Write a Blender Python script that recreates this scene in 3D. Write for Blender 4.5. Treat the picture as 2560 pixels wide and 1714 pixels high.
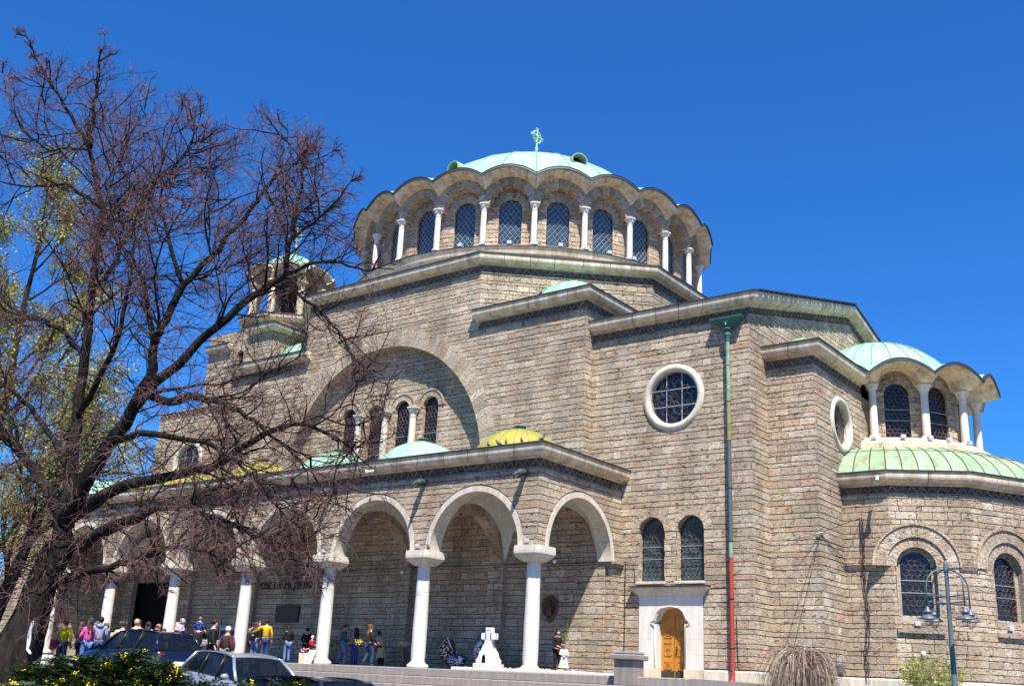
import bpy, bmesh, math, random
import numpy as np
from mathutils import Vector, Matrix
R = math.radians
pi = math.pi
for o in list(bpy.data.objects): bpy.data.objects.remove(o)
S = bpy.context.scene
C = S.collection
rng = random.Random(7)

# ------------------------------------------------------------------ camera
cam = bpy.data.objects.new('camera', bpy.data.cameras.new('camera'))
C.objects.link(cam); S.camera = cam
cam.data.sensor_width = 36; cam.data.lens = 2648.08/2560*36
cam.data.clip_start = .1; cam.data.clip_end = 4000
EYE = Vector((23.69, -32.23, -.49))
_y, _p, _r = R(-38.0736), R(17.9042), R(2.8442)
_f = Vector((math.sin(_y)*math.cos(_p), math.cos(_y)*math.cos(_p), math.sin(_p)))
_rt = Vector((math.cos(_y), -math.sin(_y), 0)); _up = _rt.cross(_f)
_r2 = _rt*math.cos(_r) + _up*math.sin(_r); _u2 = -_rt*math.sin(_r) + _up*math.cos(_r)
cam.matrix_world = Matrix.Translation(EYE) @ Matrix((_r2, _u2, -_f)).transposed().to_4x4()

# ------------------------------------------------------------------ sky, sun, exposure
SUN = Vector((.42, -.417, 1)).normalized()
W = bpy.data.worlds.new('World'); S.world = W; W.use_nodes = True
nt = W.node_tree; bg = nt.nodes['Background']
sky = nt.nodes.new('ShaderNodeTexSky'); sky.sky_type = 'NISHITA'; sky.sun_disc = False
sky.sun_elevation = math.asin(SUN.z); sky.sun_rotation = math.atan2(SUN.x, SUN.y)
sky.altitude = 600; sky.air_density = 1.0; sky.dust_density = .0; sky.ozone_density = 4.0
hue = nt.nodes.new('ShaderNodeMixRGB'); hue.blend_type = 'MULTIPLY'; hue.inputs[0].default_value = 1
hue.inputs[2].default_value = (.24, .76, 1.38, 1)      # deep clear April blue, the same in every direction
nt.links.new(sky.outputs[0], hue.inputs[1]); nt.links.new(hue.outputs[0], bg.inputs[0])
bg.inputs[1].default_value = .070
sun = bpy.data.objects.new('sun', bpy.data.lights.new('sun', 'SUN')); C.objects.link(sun)
sun.data.energy = 5.0; sun.data.angle = R(.53); sun.data.color = (1, .95, .87)
sun.rotation_euler = SUN.to_track_quat('Z', 'Y').to_euler()
S.view_settings.view_transform = 'Standard'; S.view_settings.look = 'None'
S.view_settings.exposure = 1.05; S.view_settings.gamma = 1; S.view_settings.use_curve_mapping = False

# ------------------------------------------------------------------ materials
MAT = {}
def nodes(name, rough=.8, spec=.3, metal=0.):
    m = bpy.data.materials.new(name); m.use_nodes = True; MAT[name] = m
    n = m.node_tree.nodes; b = n['Principled BSDF']
    b.inputs['Roughness'].default_value = rough; b.inputs['Specular IOR Level'].default_value = spec
    b.inputs['Metallic'].default_value = metal
    return m, m.node_tree, b
def N(t, kind, **kw):
    x = t.nodes.new('ShaderNode'+kind)
    for k, v in kw.items():
        if k in ('op',): x.operation = v
        elif hasattr(x, k): setattr(x, k, v)
    return x
def noise(t, vec, scale, detail=4, rough=.55, mapscale=None):
    if mapscale:
        mp = N(t, 'Mapping'); mp.inputs['Scale'].default_value = mapscale
        t.links.new(vec, mp.inputs['Vector']); vec = mp.outputs[0]
    x = N(t, 'TexNoise'); x.inputs['Scale'].default_value = scale; x.inputs['Detail'].default_value = detail
    x.inputs['Roughness'].default_value = rough
    t.links.new(vec, x.inputs['Vector']); return x.outputs['Fac']
def ramp(t, fac, stops):
    x = N(t, 'ValToRGB'); e = x.color_ramp.elements
    while len(e) < len(stops): e.new(.5)
    for q, (p, c) in zip(e, stops):
        q.position = p; q.color = (c, c, c, 1) if not isinstance(c, tuple) else (*c, 1)
    t.links.new(fac, x.inputs[0]); return x.outputs[0]
def mul(t, a, b, fac=1.):
    x = N(t, 'MixRGB'); x.blend_type = 'MULTIPLY'; x.inputs[0].default_value = fac
    for i, s in ((1, a), (2, b)):
        if isinstance(s, tuple): x.inputs[i].default_value = (*s, 1)
        else: t.links.new(s, x.inputs[i])
    return x.outputs[0]
def mixc(t, fac, a, b):
    x = N(t, 'MixRGB')
    if isinstance(fac, float): x.inputs[0].default_value = fac
    else: t.links.new(fac, x.inputs[0])
    for i, s in ((1, a), (2, b)):
        if isinstance(s, tuple): x.inputs[i].default_value = (*s, 1)
        else: t.links.new(s, x.inputs[i])
    return x.outputs[0]
def bump(t, b, h, strength=.5, dist=.02):
    x = N(t, 'Bump'); x.inputs['Strength'].default_value = strength; x.inputs['Distance'].default_value = dist
    t.links.new(h, x.inputs['Height']); t.links.new(x.outputs[0], b.inputs['Normal'])
def coord(t): return N(t, 'TexCoord').outputs['Object']
def plain(name, col, rough=.6, spec=.4, metal=0., var=.12, scale=6., bmp=0.):
    m, t, b = nodes(name, rough, spec, metal); v = coord(t)
    c = mul(t, (tuple(col)), ramp(t, noise(t, v, scale, 4), [(.25, 1-var), (.75, 1+var*.6)]))
    t.links.new(c, b.inputs['Base Color'])
    if bmp: bump(t, b, noise(t, v, scale*5, 3), bmp, .01)
    return m

def mat_stone(name, base=(1, 1, 1), pit=.3):
    m, t, b = nodes(name, .92, .15); v = coord(t)
    a = N(t, 'Attribute'); a.attribute_name = 'tint'
    c = mul(t, a.outputs['Color'], base)
    c = mul(t, c, ramp(t, noise(t, v, .55, 5, .6), [(.3, .8), (.7, 1.12)]))
    c = mul(t, c, ramp(t, noise(t, v, 9, 4, .65), [(.3, .78), (.7, 1.14)]))
    c = mul(t, c, ramp(t, noise(t, v, 1, 5, .6, (.9, .9, .10)), [(.32, .78), (.6, 1.06)]))      # old rain streaks
    c = mul(t, c, ramp(t, noise(t, v, 26, 3, .7), [(.28, .7), (.72, 1.22)]))
    lay = noise(t, v, 1, 5, .62, (4.5, 4.5, 13))
    pits = ramp(t, lay, [(.36, pit), (.405, 1.)])
    p2 = noise(t, v, 1, 3, .5, (14, 14, 26))
    pits2 = ramp(t, p2, [(.33, .3), (.375, 1.)])
    c = mul(t, c, pits); c = mul(t, c, pits2)
    t.links.new(c, b.inputs['Base Color'])
    h = mul(t, mul(t, pits, pits2), ramp(t, noise(t, v, 14, 6, .7), [(.2, .3), (.8, 1.)]))
    bump(t, b, h, .95, .045)
    return m
mat_stone('travertine'); 
plain('mortar', (.10, .08, .065), .95, .1)
def mat_lime(name, base, stain, amount, rough=.75, streak=.8):
    m, t, b = nodes(name, rough, .25); v = coord(t)
    st = noise(t, v, 1, 5, .6, (2.2, 2.2, .35))
    c = mixc(t, ramp(t, st, [(.42, 0.), (.7, amount)]), base, stain)
    c = mul(t, c, ramp(t, noise(t, v, 1, 4, .6, (6, 6, 1.2)), [(.3, streak), (.62, 1.05)]))
    c = mul(t, c, ramp(t, noise(t, v, 22, 3), [(.3, .88), (.7, 1.06)]))
    t.links.new(c, b.inputs['Base Color']); bump(t, b, noise(t, v, 30, 4), .25, .01)
    return m
mat_lime('limestone', (.73, .60, .43), (.30, .21, .11), .75)
mat_lime('limestone_clean', (.60, .545, .445), (.44, .36, .25), .55)
mat_lime('marble', (.66, .625, .555), (.56, .49, .38), .4, .55, .9)
mat_lime('marble_white', (.74, .73, .70), (.7, .66, .6), .3, .45)
mat_lime('plaster_white', (.62, .62, .58), (.45, .42, .38), .4)
def mat_granite(name, base):
    m, t, b = nodes(name, .7, .3); v = coord(t)
    c = mul(t, tuple(base), ramp(t, noise(t, v, 60, 3, .7), [(.3, .65), (.7, 1.3)]))
    c = mul(t, c, ramp(t, noise(t, v, 1, 4, .6, (5, 5, .8)), [(.3, .75), (.65, 1.08)]))
    t.links.new(c, b.inputs['Base Color']); bump(t, b, noise(t, v, 50, 3), .2, .01)
mat_granite('granite', (.28, .245, .22)); mat_granite('granite_dark', (.25, .22, .195))
def mat_copper(name, base, dirt, amount):
    m, t, b = nodes(name, .62, .35); v = coord(t)
    s1 = noise(t, v, 1, 5, .62, (3.2, 3.2, .5))
    c = mixc(t, ramp(t, s1, [(.5, 0.), (.78, amount)]), base, dirt)
    c = mul(t, c, ramp(t, noise(t, v, 1.3, 4), [(.3, .82), (.7, 1.1)]))
    c = mul(t, c, ramp(t, noise(t, v, 30, 3), [(.3, .9), (.7, 1.05)]))
    t.links.new(c, b.inputs['Base Color']); bump(t, b, noise(t, v, 2.2, 3), .25, .05)
mat_copper('copper', (.27, .49, .375), (.26, .23, .14), .75)
mat_copper('copper_old', (.25, .36, .22), (.18, .135, .07), 1.)
mat_copper('yellow_sheet', (.31, .275, .04), (.24, .24, .14), .9)
mat_copper('copper_seam', (.16, .30, .22), (.22, .17, .09), .8)
mat_copper('spout_bronze', (.05, .065, .06), (.03, .03, .025), .5)
mat_copper('copper_dark', (.035, .13, .10), (.05, .07, .04), .6)
plain('iron', (.035, .03, .028), .6, .4)
plain('rust_iron', (.09, .055, .04), .75, .3, var=.4)
plain('lead', (.42, .44, .47), .45, .4, .3)
plain('zinc', (.26, .255, .24), .6, .3)
plain('roof_metal', (.03, .03, .03), .55, .4)
plain('timber', (.10, .06, .035), .7, .3)
plain('lamp_grey', (.085, .105, .125), .45, .5)
plain('floodlight', (.42, .45, .50), .4, .5)
plain('cream_plastic', (.72, .68, .52), .45, .4)
plain('cable', (.015, .015, .015), .6, .3)
plain('red_paint', (.34, .045, .035), .6, .35, var=.25)
plain('grey_paint', (.075, .09, .10), .55, .4)
plain('pipe_green', (.20, .30, .20), .7, .3, var=.5, scale=3)
plain('pipe_ochre', (.26, .24, .10), .7, .3, var=.5, scale=3)
plain('pigeon', (.07, .07, .085), .7, .3)
plain('dark_plaque', (.035, .03, .026), .5, .4)
plain('bronze', (.10, .055, .025), .55, .5, .3)
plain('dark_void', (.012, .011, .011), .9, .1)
plain('bronze_letters', (.02, .016, .013), .5, .4)
def mat_glass(name, base, rough=.08, spec=.6):
    m, t, b = nodes(name, rough, spec); v = coord(t)
    c = mul(t, tuple(base), ramp(t, noise(t, v, 3.2, 3), [(.3, .5), (.7, 1.5)]))
    t.links.new(c, b.inputs['Base Color']); bump(t, b, noise(t, v, 7, 2), .12, .02)
mat_glass('glass_dark', (.012, .014, .022)); mat_glass('glass_blue', (.03, .06, .085), .15, .7)
mat_glass('glass_teal', (.06, .13, .15), .2, .6)
m, t, b = nodes('oak', .4, .45); v = coord(t)
c = mul(t, (.50, .21, .025), ramp(t, noise(t, v, 1, 5, .6, (22, 22, 1.6)), [(.3, .6), (.7, 1.25)]))
t.links.new(c, b.inputs['Base Color'])

# ------------------------------------------------------------------ mesh helpers
class MB:
    def __init__(s): s.v = []; s.f = []; s.c = []
    def add(s, vs, fs, col=(1, 1, 1)):
        k = len(s.v); s.v += [tuple(p) for p in vs]; s.f += [tuple(i+k for i in q) for q in fs]; s.c += [col]*len(vs)
    def hexa(s, p, col=(1, 1, 1)):   # p: 4 bottom, 4 top
        s.add(p, [(0,3,2,1),(4,5,6,7),(0,1,5,4),(1,2,6,5),(2,3,7,6),(3,0,4,7)], col)
    def box(s, a, b, col=(1, 1, 1)):
        x0,y0,z0 = a; x1,y1,z1 = b
        s.hexa([(x0,y0,z0),(x1,y0,z0),(x1,y1,z0),(x0,y1,z0),(x0,y0,z1),(x1,y0,z1),(x1,y1,z1),(x0,y1,z1)], col)
    def bevbox(s, a, b, c=.02):
        x0,y0,z0 = a; x1,y1,z1 = b
        prof = [(z0, c), (z0+c, 0), (z1-c, 0), (z1, c)]
        s.loft([[(x0+q,y0+q,z),(x1-q,y0+q,z),(x1-q,y1-q,z),(x0+q,y1-q,z)] for z, q in prof], cap=True)
    def loft(s, rings, cap=False, closed=True, col=(1, 1, 1)):
        k = len(rings[0]); vs = [p for r in rings for p in r]; fs = []
        for i in range(len(rings)-1):
            for j in range(k if closed else k-1):
                j2 = (j+1) % k; fs.append((i*k+j, i*k+j2, (i+1)*k+j2, (i+1)*k+j))
        if cap: fs.append(tuple(reversed(range(k)))); fs.append(tuple((len(rings)-1)*k+j for j in range(k)))
        s.add(vs, fs, col)
    def tube(s, pts, rad, n=5, cap=True, col=(1, 1, 1)):
        pts = [Vector(p) for p in pts]; rings = []; ref = None
        for i, p in enumerate(pts):
            d = (pts[min(i+1, len(pts)-1)] - pts[max(i-1, 0)]).normalized()
            if ref is None: ref = d.orthogonal().normalized()
            a = (ref - d*ref.dot(d))
            a = a.normalized() if a.length > 1e-5 else d.orthogonal().normalized()
            ref = a; b2 = d.cross(a); r = rad[i] if hasattr(rad, '__len__') else rad
            rings.append([p + (a*math.cos(2*pi*j/n) + b2*math.sin(2*pi*j/n))*r for j in range(n)])
        s.loft(rings, cap, col=col)
    def lathe(s, prof, n=24, at=(0, 0, 0), a0=0, a1=2*pi):
        full = abs(a1-a0-2*pi) < 1e-6; k = n if full else n+1
        s.loft([[(at[0]+r*math.cos(a0+(a1-a0)*j/n), at[1]+r*math.sin(a0+(a1-a0)*j/n), at[2]+z) for j in range(k)] for r, z in prof], closed=full)
    def build(s, name, mat, parent=None, smooth=False, kind=None, label=None):
        me = bpy.data.meshes.new(name); me.from_pydata(s.v, [], s.f)
        if any(q != (1, 1, 1) for q in s.c):
            at = me.attributes.new('tint', 'FLOAT_COLOR', 'POINT')
            at.data.foreach_set('color', np.array([(*q, 1.) for q in s.c], dtype=np.float32).ravel())
        me.materials.append(MAT[mat] if isinstance(mat, str) else mat)
        if smooth: me.polygons.foreach_set('use_smooth', [True]*len(me.polygons))
        me.update()
        o = bpy.data.objects.new(name, me); C.objects.link(o)
        if parent: o.parent = parent
        if kind: o['kind'] = kind
        if label: o['label'] = label
        return o
def sharp(o, deg=35):
    me = o.data
    me.polygons.foreach_set('use_smooth', [True]*len(me.polygons))
    me.set_sharp_from_angle(angle=R(deg)); return o
def thing(name, label, cat, loc=(0, 0, 0), rotz=0, group=None):
    o = bpy.data.objects.new(name, None); C.objects.link(o); o.location = loc; o.rotation_euler = (0, 0, rotz)
    o.empty_display_size = .2; o['label'] = label; o['category'] = cat
    if group: o['group'] = group
    return o
def tag(o, label, cat, group=None):
    o['label'] = label; o['category'] = cat
    if group: o['group'] = group
    return o
def struct(o): o['kind'] = 'structure'; return o
def dup(o, parent=None, loc=None, rotz=None):
    c = o.copy(); C.objects.link(c); c.parent = parent
    if loc is not None: c.location = loc
    if rotz is not None: c.rotation_euler = (c.rotation_euler.x, c.rotation_euler.y, rotz)
    for ch in [q for q in o.children]: dup(ch, c)
    return c
# ------------------------------------------------------------------ ground
g = MB()
xs = [-2000,-300,-120,-60,-45,-30,-15,0,8,15,22,30,40,60,120,300,2000]; ys = [-2000,-300,-90,-60,-45,-36,-32,-28,-24,-21,-18,-16,-14.5,-12.5,-11.6,-10.8,-9,-4,0,20,60,300,2500]
def gz(x, y):
    P = [(-3000, -2.1), (-21, -2.1), (-14.5, -1.55), (-12.5, -1.12), (-10.8, -.72), (-9, -.70), (3000, -.70)]
    for (a, za), (b, zb) in zip(P[:-1], P[1:]):
        if a <= y <= b: return za+(zb-za)*(y-a)/(b-a)
g.add([(x, y, gz(x, y)) for y in ys for x in xs], [(j*len(xs)+i, j*len(xs)+i+1, (j+1)*len(xs)+i+1, (j+1)*len(xs)+i) for j in range(len(ys)-1) for i in range(len(xs)-1)])
mat_granite('paving', (.12, .112, .105))
struct(g.build('ground', 'paving'))

# ------------------------------------------------------------------ masonry
ZS = [-.95]
_cr = random.Random(3)
while ZS[-1] < 32:
    ZS.append(ZS[-1] + (_cr.uniform(.26, .33) if len(ZS) % 2 else _cr.uniform(.165, .22)))
TINTS = [(.56,.455,.345),(.54,.435,.33),(.58,.475,.36),(.51,.415,.315),(.555,.44,.325),(.60,.50,.39),(.535,.44,.335)]
def tint(k=1.):
    t_ = rng.choice(TINTS)
    q = rng.random()
    if q < .07: t_ = (.57, .40, .285)
    elif q < .15: t_ = (.64, .55, .445)
    s_ = rng.uniform(.82, 1.10)*k*.90
    return (t_[0]*s_*1.02, t_[1]*s_, t_[2]*s_*.95)
def planeP(p0, p1):
    """wall between two plan points seen from its right-hand side; u runs along, d outwards"""
    a = Vector((*p0, 0)); e = Vector((p1[0]-p0[0], p1[1]-p0[1], 0)); L = e.length; e /= L
    n = Vector((e.y, -e.x, 0))
    return (lambda u, v, d: (a.x+e.x*u+n.x*d, a.y+e.y*u+n.y*d, v)), L
class Arch:          # a hole: straight sides and round head
    def __init__(s, uc, sill, spring, r): s.uc=uc; s.sill=sill; s.spring=spring; s.r=r; s.l=uc-r; s.h=uc+r
    def lo(s, u): return s.sill
    def hi(s, u): return s.spring + math.sqrt(max(0, s.r**2-(u-s.uc)**2))
class Circ:
    def __init__(s, uc, vc, r): s.uc=uc; s.vc=vc; s.r=r; s.l=uc-r; s.h=uc+r
    def lo(s, u): return s.vc - math.sqrt(max(0, s.r**2-(u-s.uc)**2))
    def hi(s, u): return s.vc + math.sqrt(max(0, s.r**2-(u-s.uc)**2))
class Rect:
    def __init__(s, l, h, a, b): s.l=l; s.h=h; s.a=a; s.b=b
    def lo(s, u): return s.a
    def hi(s, u): return s.b
class Top:           # everything above a profile is cut
    def __init__(s, l, h, fn): s.l=l; s.h=h; s.fn=fn
    def lo(s, u): return s.fn(u)
    def hi(s, u): return 1e3
def cut(ua, ub, va, vb, ops):
    """rectangle minus holes -> rects (ua,ub,va,vb,flushL,flushR) and column strips (us, los, his)"""
    rects = [(ua, ub, va, vb, False, False)]; strips = []
    for o in ops:
        nr = []
        for (a, b, c, d, fl, fr) in rects:
            if o.h <= a+1e-4 or o.l >= b-1e-4: nr.append((a, b, c, d, fl, fr)); continue
            l, h = max(a, o.l), min(b, o.h)
            n = max(1, int(math.ceil((h-l)/.07))) if not isinstance(o, Rect) else 1
            us = [l+(h-l)*i/n for i in range(n+1)]
            if isinstance(o, Rect): us = [l+1e-5, h-1e-5]
            L = [o.lo(u) for u in us]; H = [o.hi(u) for u in us]
            if min(L) >= d-1e-4 or max(H) <= c+1e-4: nr.append((a, b, c, d, fl, fr)); continue
            if l > a+.002: nr.append((a, l, c, d, fl, True))
            if h < b-.002: nr.append((h, b, c, d, True, fr))
            for los, his in (([c]*len(us), [min(d, max(c, q)) for q in L]), ([max(c, min(d, q)) for q in H], [d]*len(us))):
                run = []
                for i in range(len(us)):
                    if his[i]-los[i] > .012: run.append(i)
                    else:
                        if len(run) > 1: strips.append(([us[k] for k in run], [los[k] for k in run], [his[k] for k in run]))
                        run = []
                if len(run) > 1: strips.append(([us[k] for k in run], [los[k] for k in run], [his[k] for k in run]))
        rects = nr
    return rects, strips
BACK = -.035
def stone_rect(m, place, a, b, c, d, fl, fr, col):
    jv, jh, ch = .004, .007, .011
    a0 = a if fl else a+jv; b0 = b if fr else b-jv
    if b0-a0 < .02 or d-c < .03: return
    f = rng.uniform(-.004, .010)
    n = max(1, int((b0-a0)/.3))
    U0 = [a0+(b0-a0)*i/n for i in range(n+1)]
    U1 = list(U0); 
    if not fl: U1[0] += ch
    if not fr: U1[-1] -= ch
    vs = []
    jb = [rng.uniform(-.006, .009) for _ in U0]; jt = [rng.uniform(-.009, .006) for _ in U0]
    dep = lambda i: 0. if (i == 0 and fl) or (i == n and fr) else f+rng.uniform(-.011, .009)
    vs += [place(u, c+jh, BACK) for u in U0]
    vs += [place(u, c+jh+ch+j, dep(i)) for i, (u, j) in enumerate(zip(U1, jb))]
    vs += [place(u, d-jh-ch+j, dep(i)) for i, (u, j) in enumerate(zip(U1, jt))]
    vs += [place(u, d-jh, BACK) for u in U0]
    k = n+1; fs = []
    for r in range(3):
        for i in range(n): fs.append((r*k+i, r*k+i+1, (r+1)*k+i+1, (r+1)*k+i))
    fs += [(0, k, 2*k, 3*k), (n, 3*k+n, 2*k+n, k+n)]
    m.add(vs, fs, col)
def stone_strip(m, place, us, los, his, col, top=BACK):
    f = rng.uniform(-.004, .008); jh = .007; k = len(us); vs = []
    vs += [place(u, l+jh, BACK) for u, l in zip(us, los)] + [place(u, l+jh+.006, f) for u, l in zip(us, los)]
    vs += [place(u, max(h-jh-.006, l+jh+.008), f) for u, l, h in zip(us, los, his)] + [place(u, max(h-jh, l+jh+.008), top) for u, l, h in zip(us, los, his)]
    fs = [(r*k+i, r*k+i+1, (r+1)*k+i+1, (r+1)*k+i) for r in range(3) for i in range(k-1)]
    fs += [(0, k, 2*k, 3*k), (k-1, 3*k+k-1, 2*k+k-1, k+k-1)]
    m.add(vs, fs, col)
PIECES = [300]
def masonry(name, parent, place, u0, u1, v0, v1, ops=(), endL=True, endR=True, pieces=0, dark=1., label=None, mode='stuff'):
    """a wall: mortar sheet with holes (the part), coursed stones proud of it (children)"""
    bk = MB()
    lv = [v0]+[z for z in ZS if v0+.02 < z < v1-.02]+[v1]
    for c0, d0 in zip(lv[:-1], lv[1:]):
        rects, strips = cut(u0, u1, c0, d0, ops)
        for (a, b, c, d, _, _) in rects:
            bk.add([place(a, c, BACK), place(b, c, BACK), place(b, d, BACK), place(a, d, BACK)], [(0, 1, 2, 3)])
        for us, los, his in strips:
            k = len(us)
            bk.add([place(u, l, BACK) for u, l in zip(us, los)]+[place(u, h, BACK) for u, h in zip(us, his)], [(i, i+1, k+i+1, k+i) for i in range(k-1)])
    wall = bk.build(name, 'mortar', parent, label=label)
    cand = []
    for i in range(len(ZS)-1):
        c, d = max(ZS[i], v0), min(ZS[i+1], v1)
        if d-c < .05: continue
        thick = ZS[i+1]-ZS[i] > .24
        u = u0; first = True
        while u < u1-1e-6:
            w = rng.uniform(.32, .85) if thick else rng.uniform(.4, 1.1)
            if first: w *= rng.uniform(.45, 1.); 
            e = u+w
            if u1-e < .28: e = u1
            col = tint(dark)
            rects, strips = cut(u, e, c, d, ops)
            whole = len(rects) == 1 and not strips and rects[0][:2] == (u, e)
            for (a, b, cc, dd, fl, fr) in rects:
                fl = fl or (endL and abs(a-u0) < 1e-6); fr = fr or (endR and abs(b-u1) < 1e-6)
                cand.append(((b-a)*(dd-cc), 0, (a, b, cc, dd, fl, fr), col))
            for st in strips: cand.append((0, 1, st, col))
            u = e; first = False
    cand.sort(key=lambda q: -q[0])
    npc = min(pieces, PIECES[0]); PIECES[0] -= npc
    m = MB()
    for i, (ar, kind, geo, col) in enumerate(cand):
        if i < npc and kind == 0:
            p = MB(); stone_rect(p, place, *geo, col); p.build('stone', 'travertine', wall)
        elif kind == 0: stone_rect(m, place, *geo, col)
        else: stone_strip(m, place, *geo, col)
    if m.v: m.build('stone_courses', 'travertine', wall, kind='stuff')
    return wall
def ring(place, uc, vc, ri, ro, n, df, db, a0=0., a1=pi, gap=.007, sub=1, m=None, objs=None, mat='travertine', limit=None, dark=1., name='voussoir', jit=.008):
    """wedge stones round an arch; into one builder m, or as objects under objs"""
    for i in range(n):
        t0 = a0+(a1-a0)*i/n; t1 = a0+(a1-a0)*(i+1)/n
        g0 = gap/ro
        q = m if m is not None else MB(); col = tint(dark) if mat == 'travertine' else (1, 1, 1)
        f = df+rng.uniform(-jit, jit)*.5; rings = []
        for j in range(sub+1):
            t_ = t0+g0+(t1-t0-2*g0)*j/sub; c, s_ = math.cos(t_), math.sin(t_)
            r1 = ro if limit is None or abs(c) < 1e-6 else min(ro, limit/abs(c))
            rings.append([place(uc+ri*c, vc+ri*s_, db), place(uc+r1*c, vc+r1*s_, db), place(uc+r1*c, vc+r1*s_, f), place(uc+ri*c, vc+ri*s_, f)])
        q.loft(rings, cap=True, col=col)
        if m is None: q.build(name, mat, objs)
def jambs(m, place, uc, hw, v0, v1, df, db, dark=1.):
    """side reveals of a hole, one block to a course"""
    for i in range(len(ZS)-1):
        c, d = max(ZS[i], v0), min(ZS[i+1], v1)
        if d-c < .04: continue
        for s_ in (-1, 1):
            col = tint(dark); a, b = uc+s_*hw, uc+s_*(hw+.03); j = rng.uniform(0, .006)
            m.hexa([place(a-s_*j, c+.006, df), place(b, c+.006, df), place(b, c+.006, db), place(a-s_*j, c+.006, db),
                    place(a-s_*j, d-.006, df), place(b, d-.006, df), place(b, d-.006, db), place(a-s_*j, d-.006, db)], col)
        # mortar between shows dark behind
def arch_pts(uc, sill, spring, r, n=14):
    return [(uc-r, sill), (uc+r, sill)] + [(uc+r*math.cos(pi*i/n), spring+r*math.sin(pi*i/n)) for i in range(n+1)]
def window(parent, place, uc, sill, spring, r, dg, style, glass='glass_dark', step=.2):
    p = arch_pts(uc, sill, spring, r); m = MB()
    m.add([place(u, v, dg) for u, v in p], [tuple(range(len(p)))])
    w = m.build('window', glass, parent)
    inside = lambda u, v, k=0.: abs(u-uc) <= r-k and v >= sill+k and (v <= spring or (u-uc)**2+(v-spring)**2 <= (r-k)**2)
    fr = MB(); q = p[1:]+[p[0]]
    q = [place(u, v, dg+.03) for u, v in q]; fr.tube(q, .022, 4); fr.build('frame', 'iron', w)
    gm = MB()
    if style == 'lattice':
        for s_ in (-1, 1):
            k = -12.
            while k < 12:
                pts = []
                for i in range(161):
                    u = uc-r+2*r*i/160; v = sill+(s_*(u-uc)*1.25)+k*.36
                    if inside(u, v, .01): pts.append((u, v))
                if len(pts) > 6: gm.tube([place(*pts[0], dg+.02), place(*pts[-1], dg+.02)], .011, 4)
                k += 1
        gm.build('lead_lattice', 'lead', w)
    elif style == 'scroll':
        st = step; rr = st*.60; j = 0; v = sill+st*.5
        while v < spring+r:
            u = uc-r+(st*.5 if j % 2 else 0)
            while u <= uc+r+.01:
                if inside(u, v, .05):
                    k0 = rng.uniform(0, 6); pts = []
                    for i in range(11):
                        a = k0+i*2*pi/10*.92; uu, vv = u+rr*math.cos(a), v+rr*math.sin(a)
                        if inside(uu, vv, .012): pts.append(place(uu, vv, dg+.10))
                        else:
                            if len(pts) > 1: gm.tube(pts, .012, 3, False)
                            pts = []
                    if len(pts) > 1: gm.tube(pts, .012, 3, False)
                u += st
            v += st*.86; j += 1
        gm.build('iron_scrollwork', 'rust_iron', w)
        bm_ = MB()
        for fv in (.36, .55):
            vv = sill+(spring+r-sill)*fv; bm_.tube([place(uc-r+.01, vv, dg+.12), place(uc+r-.01, vv, dg+.12)], .014, 4)
        bm_.build('cross_bar', 'lead', w)
    return w
def cornice(parent, path, prof, blk=1.15, closed=False, mat='limestone', flash=True, name='cornice', gap=.012):
    """moulded eave swept along plan path (x,y,z), outside on the right-hand side; cut into blocks"""
    P = [Vector(p) for p in path]; n = len(P); nor = []
    for i in range(n):
        ds = []
        if i > 0 or closed: d = P[i]-P[i-1]; ds.append(Vector((d.y, -d.x, 0)).normalized())
        if i < n-1 or closed: d = P[(i+1) % n]-P[i]; ds.append(Vector((d.y, -d.x, 0)).normalized())
        if len(ds) == 2:
            h = (ds[0]+ds[1]).normalized(); nor.append(h/max(.3, h.dot(ds[0])))
        else: nor.append(ds[0])
    root = None
    top = MB()
    for i in range(n if closed else n-1):
        a, b = P[i], P[(i+1) % n]; na, nb = nor[i], nor[(i+1) % n]; L = (b-a).length
        k = max(1, round(L/blk)); cuts = [0]+[(q+rng.uniform(-.12, .12))/k for q in range(1, k)]+[1]
        out = max(q[0] for q in prof)
        def sec(t_, extra=0):
            p = a.lerp(b, t_); nn = na.lerp(nb, t_)
            return [tuple(p+nn*o+Vector((0, 0, z))) for o, z in prof]
        for q in range(k):
            t0, t1 = cuts[q]+(gap/L if q else 0), cuts[q+1]-(gap/L if q < k-1 else 0)
            m = MB(); m.loft([sec(t0), sec(t1)], cap=True)
            if root is None:
                root = m.build(name, mat, parent); sharp(root, 40)
            else: sharp(m.build('cornice_block', mat, root), 40)
        if flash:
            r_ = []
            for t_ in (0, 1):
                p = a.lerp(b, t_); nn = na.lerp(nb, t_)
                r_.append([tuple(p+nn*o+Vector((0, 0, z))) for o, z in ((-.1, .012), (-.1, .06), (out+.05, .05), (out+.05, -.02), (out+.02, .004))])
            top.loft(r_, cap=True)
    if flash: top.build('metal_flashing', 'roof_metal', root)
    return root
def PROF(out=.42, h=.50):
    pts = [(-.12, -h), (.05, -h), (.05, -h*.86), (.085, -h*.86)]
    for i in range(1, 9):
        q = i/8*pi/2
        pts.append((.17+(out-.17)*math.sin(q)**.85, -h*.84+h*.58*(1-math.cos(q))))
    pts += [(out, 0), (-.12, 0)]
    return pts
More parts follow.
